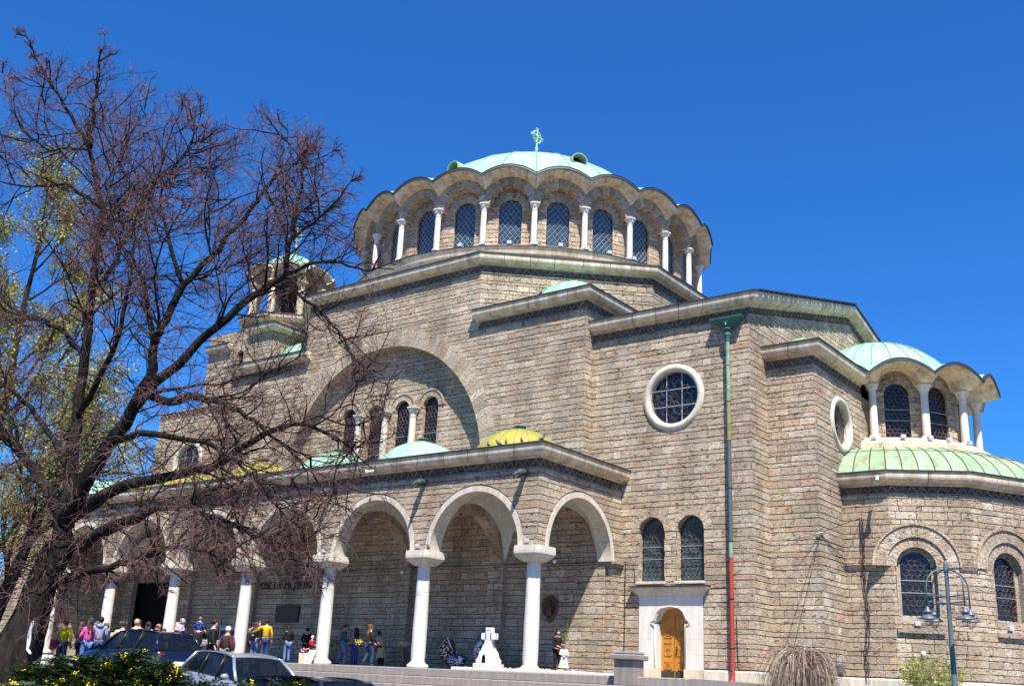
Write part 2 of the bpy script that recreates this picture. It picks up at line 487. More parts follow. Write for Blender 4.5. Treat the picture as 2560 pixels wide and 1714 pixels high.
def frieze(parent, place, u0, u1, v0, v1, flushL=True, flushR=True):
    """sunk band with a zigzag of laid stones"""
    m = MB(); h = v1-v0
    m.add([place(u0, v0, -.05), place(u1, v0, -.05), place(u1, v1, -.05), place(u0, v1, -.05)], [(0, 1, 2, 3)], (.2, .16, .13))
    m.add([place(u0, v0, -.05), place(u1, v0, -.05), place(u1, v0, .01), place(u0, v0, .01)], [(0, 1, 2, 3)], (.3, .24, .2))
    per = .40; n = max(1, round((u1-u0)/per)); per = (u1-u0)/n
    for i in range(n):
        for s_ in (0, 1):
            a = u0+per*(i+s_*.5); b = a+per*.5; va, vb = (v0+.03, v1-.03) if s_ == 0 else (v1-.03, v0+.03)
            t_ = .035; col = tuple(c*.62 for c in tint()); e = .008  # bar tint darkened: the eave's shade is put into the colour
            p = [(a+e, va-t_), (b-e, vb-t_), (b-e, vb+t_), (a+e, va+t_)]
            m.hexa([place(*q, -.05) for q in p]+[place(*q, .012+rng.uniform(0, .01)) for q in p], col)
    # thin fillets above and below
    for va, vb in ((v1-.02, v1+.05), (v0-.05, v0-.0)):
        m.hexa([place(u0, va, -.04), place(u1, va, -.04), place(u1, vb, -.04), place(u0, vb, -.04), place(u0, va, .03), place(u1, va, .03), place(u1, vb, .03), place(u0, vb, .03)], (.34, .275, .22))
    return m.build('zigzag_frieze', 'travertine', parent, kind='stuff')
def column(parent, loc, h, r, cap_h=.4, cap_w=.24, mat='marble', cross=True, rotz=0.):
    z = h-cap_h; m = MB()
    m.lathe([(r*1.0, .16), (r*1.06, .22), (r*1.07, h*.3), (r*.95, z-.03), (r*.9, z)], 16)
    o = m.build('column', mat, parent, True); o.location = loc; o.rotation_euler = (0, 0, rotz)
    b = MB(); b.lathe([(0, 0), (r*1.45, 0), (r*1.5, .05), (r*1.42, .10), (r*1.15, .13), (r*1.1, .17)], 16); b.build('base', mat, o, True)
    c = MB(); w0, w1 = r*.92, cap_w
    def sq(w, z_, k): # octagon-ish to square
        pts = []
        for j in range(16):
            a = 2*pi*j/16+pi/16; x, y = math.cos(a), math.sin(a); s_ = 1/max(abs(x), abs(y)); q = (1-k)+k*s_
            pts.append((x*w*q, y*w*q, z_))
        return pts
    c.loft([sq(w0*1.12, z, 0), sq(w0*1.16, z+.04, 0), sq(w0*1.0, z+.06, .1), sq(w0*1.1, z+cap_h*.4, .5), sq(w1*.97, h-.07, 1), sq(w1*1.06, h-.065, 1), sq(w1*1.06, h, 1)], cap=True)
    if cross:
        for s_ in range(4):
            a = s_*pi/2; ca, sa = math.cos(a), math.sin(a); yy = w1*.80; zc = z+cap_h*.58
            for (dx, dz) in ((.05, .014), (.014, .05)):
                c.hexa([(ca*x-sa*y, sa*x+ca*y, zc+q) for q in (-dz, dz) for (x, y) in ((yy*.6, -dx), (yy+.03, -dx), (yy+.03, dx), (yy*.6, dx))])
    c.build('capital', mat, o)
    return o
def dome(parent, c, Rr, zc, z0, nseg, mat, rows=1, rib=.03, name='dome', z1=None, panels=True, ribmat=None, phase=0.):
    """spherical metal roof of gores with standing seams; each gore its own sheet"""
    t0 = math.asin((z0-zc)/Rr); t1 = pi/2-.03
    root = None; nr = 8
    for g_ in range(nseg):
        for k in range(rows):
            ta, tb = t0+(t1-t0)*k/rows*(1.0), t0+(t1-t0)*(k+1)/rows
            if rows == 2: ta, tb = (t0, t0+(t1-t0)*.45) if k == 0 else (t0+(t1-t0)*.45, t1)
            m = MB(); rows_ = []
            for i in range(nr+1):
                t_ = ta+(tb-ta)*i/nr; lift = .012*(rows-1-k)*0-.012*k
                rows_.append([(c[0]+(Rr+lift)*math.cos(t_)*math.cos(phase+2*pi*(g_+j/3)/nseg), c[1]+(Rr+lift)*math.cos(t_)*math.sin(phase+2*pi*(g_+j/3)/nseg), zc+(Rr+lift)*math.sin(t_)) for j in range(4)])
            m.loft(rows_, closed=False)
            if root is None: root = m.build(name, mat, parent, True)
            else: m.build('copper_sheet' if 'yellow' not in mat else 'painted_sheet', mat, root, True)
    for g_ in range(nseg):
        a = phase+2*pi*g_/nseg; m = MB()
        m.tube([(c[0]+(Rr+.008)*math.cos(t0+(t1-t0)*i/10)*math.cos(a), c[1]+(Rr+.008)*math.cos(t0+(t1-t0)*i/10)*math.sin(a), zc+(Rr+.008)*math.sin(t0+(t1-t0)*i/10)) for i in range(11)], rib, 5)
        m.build('standing_seam', ribmat or {'copper': 'copper_seam'}.get(mat, mat), root, True)
    m = MB(); k = Rr*.1
    m.lathe([(k*1.1, -.03), (k*1.2, .02), (k*.9, .06), (k*.4, .10), (0.001, .12)], 12, (c[0], c[1], zc+Rr))
    m.build('cap', ribmat or mat, root, True)
    return root
# ------------------------------------------------------------------ the church
XC, YC = -13.65, 17.
church = thing('church', 'brown travertine church with green copper domes and arcaded portico', 'church', (0, 0, 0))
PR = PROF()
fx = lambda y: (lambda u, v, d: (u, y-d, v))            # wall facing -Y, u = x
fe = lambda x: (lambda u, v, d: (x+d, u, v))            # wall facing +X, u = y
def chk(m_, nm='reveal_stones', par=None, mat='travertine'):
    return m_.build(nm, mat, par, kind='stuff') if m_.v else None

# --- nave front (flush front of the octagon and of the low corner bays)
pl = fx(4.9)
BIG = Arch(XC, 8.25, 9.05, 7.62)
w = masonry('nave_wall', church, pl, -19.8, -7.5, 8.2, 18.72, [BIG], endL=True, endR=True)
ring(pl, XC, 9.05, 6.75, 7.64, 66, .012, -.66, sub=2, objs=w)
frieze(w, pl, -19.8, -7.5, 18.76, 19.1)
w = masonry('corner_bay_wall', church, pl, -7.5, -1.25, 8.2, 15.72, [BIG], endL=False)
frieze(w, pl, -7.5, -1.25, 15.76, 16.1)
w = masonry('corner_bay_wall', church, pl, -26.05, -19.8, 8.2, 15.5, [BIG], endR=False)
frieze(w, pl, -26.05, -19.8, 15.55, 15.9)
# tympanum with four windows
pt = fx(5.52); wu = [XC+1.91*k for k in (-1.5, -.5, .5, 1.5)]
hol = [Arch(u, 8.9, 12.5, .80) for u in wu]
class TopArc(Top): pass
tw = masonry('tympanum_wall', church, pt, XC-6.9, XC+6.9, 8.2, 15.95, [Arch(u, 8.9, 12.5, .50) for u in wu]+[TopArc(XC-6.9, XC+6.9, lambda u: 9.05+math.sqrt(max(0, 6.85**2-(u-XC)**2)))], endL=False, endR=False)
rv = MB()
for u in wu:
    ring(pt, u, 12.5, .50, .80, 13, .03, -.26, m=rv)
    ring(pt, u, 12.5, .80, .90, 9, .07, -.03, m=rv, sub=2)
    jambs(rv, pt, u, .50, 8.9, 12.5, 0, -.26)
    window(church, pt, u, 8.9, 12.5, .5, -.24, 'scroll', step=.21)
chk(rv, par=tw)
for u in (XC-1.91, XC, XC+1.91): column(church, (u, 5.32, 8.9), 3.58, .17, .5, .27, 'limestone_clean')
# big-arch side returns below springing
rv = MB(); jambs(rv, pl, XC, 6.75, 8.2, 9.05, 0, -.62); chk(rv, par=tw)

# --- wing with the round window and the side door (and its twin to the west)
def wing(x0, x1, front, pieces):
    p = fx(5.5); s_ = 1 if front else -1
    xr = 2.8 if front else -30.1
    ops = [Circ(xr, 11.25, 1.2)]
    if front: ops += [Arch(1.80, 3.72, 5.72, .60), Arch(3.57, 3.72, 5.72, .60), Rect(1.26, 4.13, -1, 3.18)]
    w_ = masonry('wing_wall', church, p, x0, x1, .45, 14.22, ops, endL=not front, endR=True, pieces=pieces)
    frieze(w_, p, x0, x1, 14.26, 14.6)
    # round window
    m_ = MB()
    for k in range(8):
        q = MB(); rings = []
        for j in range(7):
            a = 2*pi*(k+(j/6)*.992+.004)/8; prof = [(1.12, -.3), (1.13, .02), (1.17, .07), (1.25, .10), (1.36, .08), (1.43, .0), (1.43, -.06)]
            rings.append([p(xr+r*math.cos(a), 11.25+r*math.sin(a), d) for r, d in prof])
        q.loft(rings, cap=True)
        if k == 0: rw = sharp(q.build('round_window', 'limestone_clean', church), 40)
        else: sharp(q.build('frame_block', 'limestone_clean', rw), 40)
    q = MB(); q.add([p(xr+1.14*math.cos(a), 11.25+1.14*math.sin(a), -.26) for a in [2*pi*i/40 for i in range(40)]], [tuple(range(40))]); q.build('pane', 'glass_dark', rw)
    q = MB()
    for s2 in (-.36, .36):
        L = math.sqrt(1.12**2-.36**2)
        q.tube([p(xr+s2, 11.25-L, -.1), p(xr+s2, 11.25+L, -.1)], .022, 4); q.tube([p(xr-L, 11.25+s2, -.1), p(xr+L, 11.25+s2, -.1)], .022, 4)
    q.build('cross_bars', 'lead', rw)
    q = MB()
    for k in range(10):
        a = 2*pi*k/10
        for s2 in (-1, 1):
            pts = []
            for i in range(16):
                t_ = i/15; r = .12+.98*t_; ang = a+s2*.42*math.sin(t_*pi*1.5); pts.append(p(xr+r*math.cos(ang), 11.25+r*math.sin(ang), -.12+.05*math.sin(t_*pi)))
            q.tube(pts, .010, 3, False)
        pts = [p(xr+.72*math.cos(a+.3)+.13*math.cos(b_), 11.25+.72*math.sin(a+.3)+.13*math.sin(b_), -.1) for b_ in [i*2*pi/9 for i in range(9)]]
        q.tube(pts, .010, 3, False)
    for rr in (.14, 1.09): q.tube([p(xr+rr*math.cos(i*2*pi/24), 11.25+rr*math.sin(i*2*pi/24), -.11) for i in range(25)], .012, 3, False)
    q.build('iron_scrollwork', 'rust_iron', rw)
    return w_
ww = wing(-1.32, 6.25, True, 120)
wing(-33.55, -26.05, False, 0)
rv = MB()
p55 = fx(5.5)
for u in (1.80, 3.57):
    ring(p55, u, 5.72, .60, .96, 13, .014, -.42, m=rv)
    jambs(rv, p55, u, .60, 3.72, 5.72, 0, -.42)
    window(church, p55, u, 3.72, 5.72, .56, -.36, 'scroll', 'glass_teal', .19)
    q = MB(); q.bevbox((u-.64, 5.36, 3.62), (u+.64, 5.9, 3.73), .015); q.build('window_sill', 'limestone_clean', church)
chk(rv, par=ww)
# east corner of the wing, gable end
pg = fe(6.25)
rake = lambda y: 14.22+(18.2-15.13)*(1-abs(y-YC)/(YC-5.0))+.03
w1 = masonry('wing_return_wall', church, pg, 5.5, 7.12, .45, 14.8, [Top(5.5, 7.06, lambda y: rake(y)-.02)], endR=False, pieces=20)
w2 = masonry('gable_wall', church, pg, 7.06, 28.5, 12.2, 17.5, [Top(7.06, YC, rake), Top(YC, 28.5, rake)], endL=False)
# raking frieze on the gable
m = MB()
for (ya, yb) in ((5.5, YC), (YC, 28.5)):
    n = round((yb-ya)/.4)
    for i in range(n):
        for s_ in (0, 1):
            a = ya+(yb-ya)*(i+s_*.5)/n; b = ya+(yb-ya)*(i+s_*.5+.5)/n; va, vb = (.07, .33) if s_ == 0 else (.33, .07)
            q = [(a, rake(a)+va-.035), (b, rake(b)+vb-.035), (b, rake(b)+vb+.035), (a, rake(a)+va+.035)]
            m.hexa([pg(*z, -.05) for z in q]+[pg(*z, .015) for z in q], tuple(c*.65 for c in tint()))  # bars darkened in colour for the eave's shade, like the level friezes
    m.add([pg(ya, rake(ya), -.05), pg(yb, rake(yb), -.05), pg(yb, rake(yb)+.5, -.05), pg(ya, rake(ya)+.5, -.05)], [(0, 1, 2, 3)], (.2, .16, .13))
m.build('zigzag_frieze', 'travertine', w2, kind='stuff')
cornice(church, [(-1.25, 5.5, 15.12), (6.25, 5.5, 15.12), (6.25, YC, 18.2), (6.25, 28.5, 15.12)], PR)
# standing seams of the gable roof over the rake
m = MB(); e_ = [(-1.3, 5.1, 15.15), (6.72, 5.1, 15.15), (6.72, YC, 18.28), (-1.3, YC, 18.28)]
m.add(e_, [(0, 1, 2, 3)]); m.add([(6.72, YC, 18.28), (-1.3, YC, 18.28), (-1.3, 28.9, 15.15), (6.72, 28.9, 15.15)], [(0, 3, 2, 1)])
rf = m.build('gable_roof', 'roof_metal', church)
for i in range(22):
    y = 5.5+i*.52; z = 15.16+(y-5.1)/(YC-5.1)*3.13
    m = MB(); m.hexa([(6.45, y, z), (6.80, y, z), (6.80, y+.40, z+.105), (6.45, y+.40, z+.105), (6.45, y, z+.05), (6.80, y, z+.05), (6.80, y+.40, z+.165), (6.45, y+.40, z+.165)])
    m.build('edge_tile', 'roof_metal', rf)

# --- low south-east bay with its own round window
pb = fx(7.06)
w = masonry('east_bay_wall', church, pb, 6.18, 8.27, .45, 12.3, endL=False, pieces=40)
frieze(w, pb, 6.25, 8.27, 12.34, 12.68)
ps = fe(8.27)
w = masonry('east_bay_side_wall', church, ps, 7.06, 13.4, .45, 12.3, [Circ(9.85, 10.45, .98)], endR=False, pieces=40)
frieze(w, ps, 7.06, 12.4, 12.34, 12.68)
for k in range(8):
    q = MB(); rings = []
    for j in range(7):
        a = 2*pi*(k+(j/6)*.992+.004)/8
        rings.append([ps(9.85+r*math.cos(a), 10.45+r*math.sin(a), d) for r, d in [(.90, -.25), (.91, .02), (.95, .07), (1.03, .10), (1.12, .08), (1.18, 0), (1.18, -.06)]])
    q.loft(rings, cap=True)
    if k == 0: rw = sharp(q.build('round_window', 'limestone_clean', church), 40)
    else: sharp(q.build('frame_block', 'limestone_clean', rw), 40)
q = MB(); q.add([ps(9.85+.92*math.cos(a), 10.45+.92*math.sin(a), -.22) for a in [2*pi*i/36 for i in range(36)]], [tuple(range(36))]); q.build('pane', 'glass_dark', rw)
q = MB()
for k in range(10):
    a = 2*pi*k/10
    for s2 in (-1, 1): q.tube([ps(9.85+(.1+.74*i/12)*math.cos(a+s2*.42*math.sin(i/12*pi*1.5)), 10.45+(.1+.74*i/12)*math.sin(a+s2*.42*math.sin(i/12*pi*1.5)), -.08) for i in range(13)], .011, 3, False)
q.build('iron_scrollwork', 'rust_iron', rw)
cornice(church, [(6.25, 7.06, 13.2), (8.27, 7.06, 13.2), (8.27, 12.35, 13.2)], PR, .9)
m = MB(); m.add([(6.2, 6.7, 13.22), (8.66, 6.7, 13.22), (8.66, 13.5, 13.22), (6.2, 13.5, 13.22)], [(0, 1, 2, 3)]); m.build('bay_roof', 'copper_old', church)
dome(church, (7.1, 9.0), .95, 13.15, 13.2, 12, 'copper_old', name='small_dome')

# --- north-west side of the corner bay, octagon walls
px_ = fe(-1.25)
w = masonry('corner_bay_side_wall', church, px_, 4.9, 10.7, 8.2, 15.72, endR=False)
frieze(w, px_, 4.9, 10.7, 15.76, 16.1)
masonry('corner_bay_side_wall', church, px_, 4.9, 5.5, .45, 8.2, endL=True, endR=False)
cornice(church, [(-7.62, 4.9, 16.63), (-1.25, 4.9, 16.63), (-1.25, 10.7, 16.63)], PR)
cornice(church, [(-26.05, 4.9, 16.42), (-19.3, 4.9, 16.42)], PR)
for xr, z in ((-4.2, 16.6), (-23.1, 16.4)):
    m = MB(); m.add([(xr-3.6, 4.5, z+.05), (xr+3.3, 4.5, z+.05), (xr+3.3, 11, z+.05), (xr-3.6, 11, z+.05)], [(0, 1, 2, 3)]); m.build('bay_roof', 'copper', church)
    dome(church, (xr, 8.1), 2.2, z-.25, z+.05, 16, 'copper', name='bay_dome')
oct_ = [(-19.8, 4.9), (-7.5, 4.9), (-1.25, 10.7), (-1.25, 23.3), (-7.5, 29.1), (-19.8, 29.1), (-26.05, 23.3), (-26.05, 10.7)]
for i, (zlo, vis) in {1: (15.9, 1), 2: (14.5, 1), 7: (15.5, 1)}.items():
    a, b = oct_[i], oct_[(i+1) % 8]; pp, L = planeP(a, b)
    w = masonry('octagon_wall', church, pp, 0, L, zlo, 18.72); frieze(w, pp, 0, L, 18.76, 19.1)
for i in (3, 4, 5, 6):
    a, b = oct_[i], oct_[(i+1) % 8]; m = MB(); m.add([(*a, 0), (*b, 0), (*b, 19.2), (*a, 19.2)], [(0, 1, 2, 3)], (.45, .36, .28)); m.build('octagon_wall', 'travertine', church)
cornice(church, [(*q, 19.63) for q in oct_], PR, 1.2, closed=True)
# octagon roof up to the drum ring
nn = 48; rin = []; rout = []
for j in range(nn):
    a = 2*pi*j/nn; d = Vector((math.cos(a), math.sin(a)))
    best = 1e9
    for i in range(8):
        p0, p1 = Vector(oct_[i])-Vector((XC, YC)), Vector(oct_[(i+1) % 8])-Vector((XC, YC)); e = p1-p0
        det = d.x*(-e.y)+e.x*d.y
        if abs(det) < 1e-9: continue
        t_ = (p0.x*(-e.y)+e.x*p0.y)/det; s_ = (d.x*p0.y-d.y*p0.x)/det
        if t_ > 0 and -1e-4 <= s_ <= 1.0001: best = min(best, t_)
    rout.append((XC+d.x*(best+.3), YC+d.y*(best+.3), 19.66)); rin.append((XC+d.x*10.8, YC+d.y*10.8, 19.82))
m = MB(); m.loft([rout, rin]); m.build('octagon_roof', 'zinc', church)

# --- drum: 24 bays
ND, RD = 24, 10.42
m = MB(); k = 96
m.lathe([(10.75, 19.7), (10.75, 20.86), (10.86, 20.9), (10.92, 21.2), (10.95, 21.24), (10.95, 21.28), (9.6, 21.5)], k, (XC, YC, 0))
sharp(m.build('drum_base', 'limestone', church))
m = MB(); m.lathe([(10.99, 21.24), (10.99, 21.30), (10.6, 21.36)], k, (XC, YC, 0)); m.build('drum_base_flashing', 'roof_metal', church)
hb = RD*math.sin(pi/ND)          # half bay at the columns
drum_cols = None
def bay_place(a, apo):
    ca, sa = math.cos(a), math.sin(a)
    return lambda u, v, d: (XC+(apo+d)*ca-u*sa, YC+(apo+d)*sa+u*ca, v)
VIS = set()
for i in range(ND):
    a = 2*pi*i/ND; dg = (math.degrees(a)+180) % 360-180
    if -52.4-97 < dg < -52.4+97: VIS.add(i)
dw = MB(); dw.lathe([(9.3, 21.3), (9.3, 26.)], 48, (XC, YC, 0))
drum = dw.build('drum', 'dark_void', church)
innz = lambda u: 24.0+math.sqrt(max(.0, 1.53**2-u*u))
outz = lambda u: 25.85-.52*(u/1.46)**2
for i in range(ND):
    a = 2*pi*i/ND; vis = i in VIS
    pn = bay_place(a, 9.80); hwb = 9.80*math.tan(pi/ND)
    # niche back with the window
    if vis:
        w = masonry('drum_bay_wall', church, pn, -hwb, hwb, 21.4, 25.35, [Arch(0, 21.85, 23.85, .62)], endL=False, endR=False)
        rv = MB()
        ring(pn, 0, 23.85, .62, 1.0, 15, .02, -.2, m=rv); jambs(rv, pn, 0, .62, 21.85, 23.85, 0, -.2)
        window(church, pn, 0, 21.85, 23.85, .60, -.17, 'lattice', 'glass_blue')
        pf = bay_place(a, RD*math.cos(pi/ND)-.05)
        ring(pf, 0, 24.0, 1.06, 1.56, 17, .07, -.60, m=rv, limit=hb, sub=1)
        for s_ in (-1, 1):
            rv.hexa([pf(s_*1.10, 23.9, .03), pf(s_*hb, 23.9, .03), pf(s_*hb, 23.9, -.6), pf(s_*1.10, 23.9, -.6), pf(s_*1.06, 24.02, .03), pf(s_*hb, 24.02, .03), pf(s_*hb, 24.02, -.6), pf(s_*1.06, 24.02, -.6)], tint())
        chk(rv, par=w)
    # scalloped cornice: blocks
    ar = RD*math.cos(pi/ND)
    nb = 6; first = None
    for k in range(nb if vis else 1):
        n_ = 5 if vis else 14; kk = nb if vis else 1
        rows_ = []
        for j in range(n_+1):
            f = (k+(j/n_)*(.965 if vis else 1)+(.017 if vis else 0))/kk*2-1
            sec = [bay_place(a, ar-.2)(f*(ar-.2)*math.tan(pi/ND), innz(f*hb*.999), 0)]
            for q in range(7):
                t_ = q/6; ap = ar+.13+(11.2*math.cos(pi/ND)-ar-.13)*t_
                hwq = ap*math.tan(pi/ND); u = f*hwq
                zi, zo = innz(u/hwq*hb*.999), outz(u/hwq*1.46)-.16
                sec.append(bay_place(a, ap)(u, zi+(zo-zi)*(.12*t_+.88*(1-math.cos(t_*pi/2))), 0))
            u = f*11.2*math.sin(pi/ND); sec.append(bay_place(a, 11.2*math.cos(pi/ND))(u, outz(u), 0))
            u2 = f*ar*math.tan(pi/ND); sec.append(bay_place(a, ar-.1)(u2, outz(u2/hb*1.46)+.02, 0))
            rows_.append(sec)
        m = MB(); m.loft(rows_, cap=vis)
        o = m.build('scalloped_cornice' if k == 0 else 'cornice_block', 'limestone', church if k == 0 else first); sharp(o, 45)
        if k == 0: first = o
    m = MB(); rr = []
    for j in range(15):
        f = j/7-1; u = f*11.2*math.sin(pi/ND); z = outz(u); pp = bay_place(a, 11.2*math.cos(pi/ND))
        rr.append([pp(u, z+.0, .05), pp(u, z-.085, .07), pp(u, z-.07, -.02), pp(u, z+.05, -.1), pp(u, z+.06, .07)])
    m.loft(rr); m.build('metal_flashing', 'roof_metal', first)
    # copper between lip and dome
    m = MB(); rr = []
    for j in range(15):
        f = j/7-1; row = []
        for t_ in (0, .35, .7, 1):
            ap = 11.17*math.cos(pi/ND)*(1-t_)+8.45*t_; hwq = ap*math.tan(pi/ND); z0 = outz(f*1.46)+.035
            row.append(bay_place(a, ap)(f*hwq, z0+(26.75-z0)*t_**.9+.0*f, 0))
        rr.append(row)
    m.loft(rr, closed=False); m.build('scallop_roof', 'copper', first, True)
    m = MB()
    m.tube([bay_place(a+pi/ND, 11.15-t_*(11.15-8.4))(0, 25.44+(26.8-25.44)*t_**.9, .0) for t_ in (0, .3, .6, 1)], .04, 5); m.build('valley_seam', 'copper', first)
    # column at the bay's edge
    ac = a+pi/ND; loc = (XC+RD*math.cos(ac), YC+RD*math.sin(ac), 21.5)
    if drum_cols is None: drum_cols = column(church, loc, 2.46, .155, .45, .24, 'marble', rotz=ac)
    else: dup(drum_cols, church, loc, ac)
main_dome = dome(church, (XC, YC), 9.8, 21.5, 26.3, 24, 'copper', 2, .045, 'main_dome', phase=pi/24)
for (x, y, z) in ((-8.07, 13.66, 28.75), (-14.6, 10.47, 28.65)):
    d = Vector((x-XC, y-YC, 0)).normalized(); d2 = Vector((d.x, d.y, .18)).normalized(); c0 = Vector((x, y, z))
    e1 = Vector((-d.y, d.x, 0)); e2 = d2.cross(e1)*-1
    def circ(c_, r): return [c_+(e1*math.cos(2*pi*j/20)+Vector((0, 0, 1))*math.sin(2*pi*j/20))*r for j in range(20)]
    m = MB(); m.loft([circ(c0-d*1.2, .5), circ(c0+d*.35, .5), circ(c0+d*.35, .44), circ(c0-d*.9, .44)])
    v_ = m.build('dome_vent', 'copper_old', main_dome, True); sharp(v_)
    m = MB(); m.add(circ(c0-d*.2, .45), [tuple(range(20))]); m.build('vent_opening', 'dark_void', church)
# cross on the dome
m = MB(); bz = 31.2
m.lathe([(.55, 0), (.42, .12), (.16, .9), (.10, 1.5), (.14, 1.6), (.07, 1.7)], 12, (XC, YC, bz))
fin = m.build('dome_cross', 'copper', church, True)
cd = Vector((0, 1, 0))
def cp(s_, z): return tuple(Vector((XC, YC, bz+1.65+z))+cd*s_)
m = MB(); m.tube([cp(0, 0), cp(0, 1.4)], .07, 6); m.tube([cp(-.58, .85), cp(.58, .85)], .07, 6)
m.tube([cp(.42*math.cos(i*2*pi/20), .82+.42*math.sin(i*2*pi/20)) for i in range(21)], .06, 5)
for s_, z in ((0, 1.4), (-.58, .85), (.58, .85)):
    for k in (-.09, .09): m.tube([cp(s_-(k if s_ == 0 else .04), z-(.04 if s_ == 0 else k)), cp(s_+(k if s_ == 0 else .04), z+(.04 if s_ == 0 else k))], .055, 5)
for k in range(4):
    a = pi/4+k*pi/2; m.tube([cp(.12*math.cos(a), .83+.12*math.sin(a)), cp(.4*math.cos(a), .83+.4*math.sin(a))], .03, 5)
m.build('cross_arms', 'copper', fin)
# --- lower apse
PA = [(8.2, 9.5), (10.1, 9.5), (12.7, 11.0), (14.7, 14.46), (14.7, 19.54), (12.7, 23.0)]
zt = 7.4
class Key:          # window hole with the wide relieving arch over it
    def __init__(s, uc): s.uc = uc; s.l = uc-1.58; s.h = uc+1.58
    def lo(s, u): return 2.72 if abs(u-s.uc) < .75 else 4.6
    def hi(s, u): return 4.6+math.sqrt(max(0, 1.58**2-(u-s.uc)**2))
for i in range(4):
    pp, L = planeP(PA[i], PA[i+1]); ops = []; wins = []
    uc = {1: .92, 2: 1.68}.get(i)
    if uc: ops = [Arch(uc, 2.72, 4.60, 1.56), Rect(uc-1.56, uc+1.56, 2.2, 2.73)] if False else [Arch(uc, 2.72, 4.60, .74)]
    if i == 1: ops = [Arch(.92, 2.72, 4.60, .74)]
    if i == 2: ops = [Arch(1.75, 2.72, 4.60, .74)]
    if i == 3: ops = []
    w = masonry('apse_wall', church, pp, 0, L, .45, zt, [Key(o.uc) for o in ops], pieces=(0, 60, 20, 0)[i], endL=i > 0)
    frieze(w, pp, 0, L, zt+.04, zt+.32)
    for o in ops:
        rv = MB()
        ring(pp, o.uc, 4.6, .74, 1.14, 17, .0, -.4, m=rv)
        ring(pp, o.uc, 4.6, 1.14, 1.58, 19, .05, -.04, objs=w) if i == 1 else ring(pp, o.uc, 4.6, 1.14, 1.58, 19, .05, -.04, m=rv)
        ring(pp, o.uc, 4.6, 1.58, 1.66, 14, .11, -.03, m=rv, sub=2); ring(pp, o.uc, 4.6, 1.12, 1.17, 12, .075, -.03, m=rv, sub=2)
        ring(pp, o.uc, 4.6, .57, .76, 13, -.26, -.42, m=rv); jambs(rv, pp, o.uc, .74, 2.72, 4.6, 0, -.4)
        for s_ in (-1, 1): rv.hexa([pp(o.uc+s_*.57, 2.7, -.26), pp(o.uc+s_*.76, 2.7, -.26), pp(o.uc+s_*.76, 2.7, -.42), pp(o.uc+s_*.57, 2.7, -.42), pp(o.uc+s_*.57, 4.6, -.26), pp(o.uc+s_*.76, 4.6, -.26), pp(o.uc+s_*.76, 4.6, -.42), pp(o.uc+s_*.57, 4.6, -.42)], tint())
        chk(rv, par=w)
        window(church, pp, o.uc, 2.75, 4.6, .58, -.36, 'scroll', 'glass_dark', .22)
        m = MB()
        m.hexa([pp(o.uc-.74, 2.30, -.02), pp(o.uc+.74, 2.30, -.02), pp(o.uc+.74, 2.74, -.36), pp(o.uc-.74, 2.74, -.36), pp(o.uc-.74, 2.31, .0), pp(o.uc+.74, 2.31, .0), pp(o.uc+.74, 2.78, -.34), pp(o.uc-.74, 2.78, -.34)], (.55, .45, .36))
        m.build('sloping_sill', 'travertine', w)
        m = MB(); a_, b_ = o.uc-.86, o.uc+.86
        m.hexa([pp(a_, 2.12, -.03), pp(b_, 2.12, -.03), pp(b_, 2.12, .12), pp(a_, 2.12, .12), pp(a_, 2.29, -.03), pp(b_, 2.29, -.03), pp(b_, 2.29, .14), pp(a_, 2.29, .14)], (.5, .4, .31))
        m.build('window_sill', 'travertine', w)
    # impost string course between the arches
    segs = {0: [(0, L)], 1: [(0, -.66+.92-.95), (2.5, L)], 2: [(0, .12)]}.get(i, [])
    if i == 0: segs = [(.0, 1.3)]
    if i == 1: segs = [(2.5, L)]
    for a_, b_ in segs:
        if b_-a_ < .05: continue
        m = MB(); m.hexa([pp(a_, 4.50, -.03), pp(b_, 4.50, -.03), pp(b_, 4.50, .05), pp(a_, 4.50, .05), pp(a_, 4.66, -.03), pp(b_, 4.66, -.03), pp(b_, 4.66, .12), pp(a_, 4.66, .12)], (.52, .42, .33))
        m.build('string_course', 'travertine', w)
cornice(church, [(*q, 8.22) for q in PA], PR, 1.3)
# ribbed lean-to roof round the upper apse
AX, AY, RA = 7.5, 17., 4.22
def rp(p, t_):
    v_ = Vector(p)-Vector((AX, AY)); a = math.atan2(v_.y, v_.x); r0 = v_.length+.3; r1 = 5.0
    bl = t_; r = r0+(r1-r0)*(1-math.cos(t_*pi/2))**.9*.55+(r1-r0)*t_*.45
    return (AX+math.cos(a)*r, AY+math.sin(a)*r, 8.26+1.52*math.sin(t_*pi/2)**.95)
root = None
for i in range(5):
    n = 5 if i else 3
    for j in range(n):
        A_, B_ = Vector(PA[i]).lerp(Vector(PA[i+1]), j/n), Vector(PA[i]).lerp(Vector(PA[i+1]), (j+1)/n)
        for k in range(2):
            m = MB(); m.loft([[rp(A_.lerp(B_, s_/3), (k+q/4)/2) for s_ in range(4)] for q in range(5)], closed=False)
            o = m.build('apse_roof' if root is None else 'copper_sheet', 'copper_old', church if root is None else root, True)
            root = root or o
        m = MB(); m.tube([rp(A_, q/8) for q in range(9)], .028, 5); m.build('standing_seam', 'rust_iron', root)
    m = MB(); m.tube([tuple(Vector(rp(Vector(PA[i]).lerp(Vector(PA[i+1]), s_/6), .5))+Vector((0, 0, .01))) for s_ in range(7)], .015, 4); m.build('cross_seam', 'rust_iron', root)
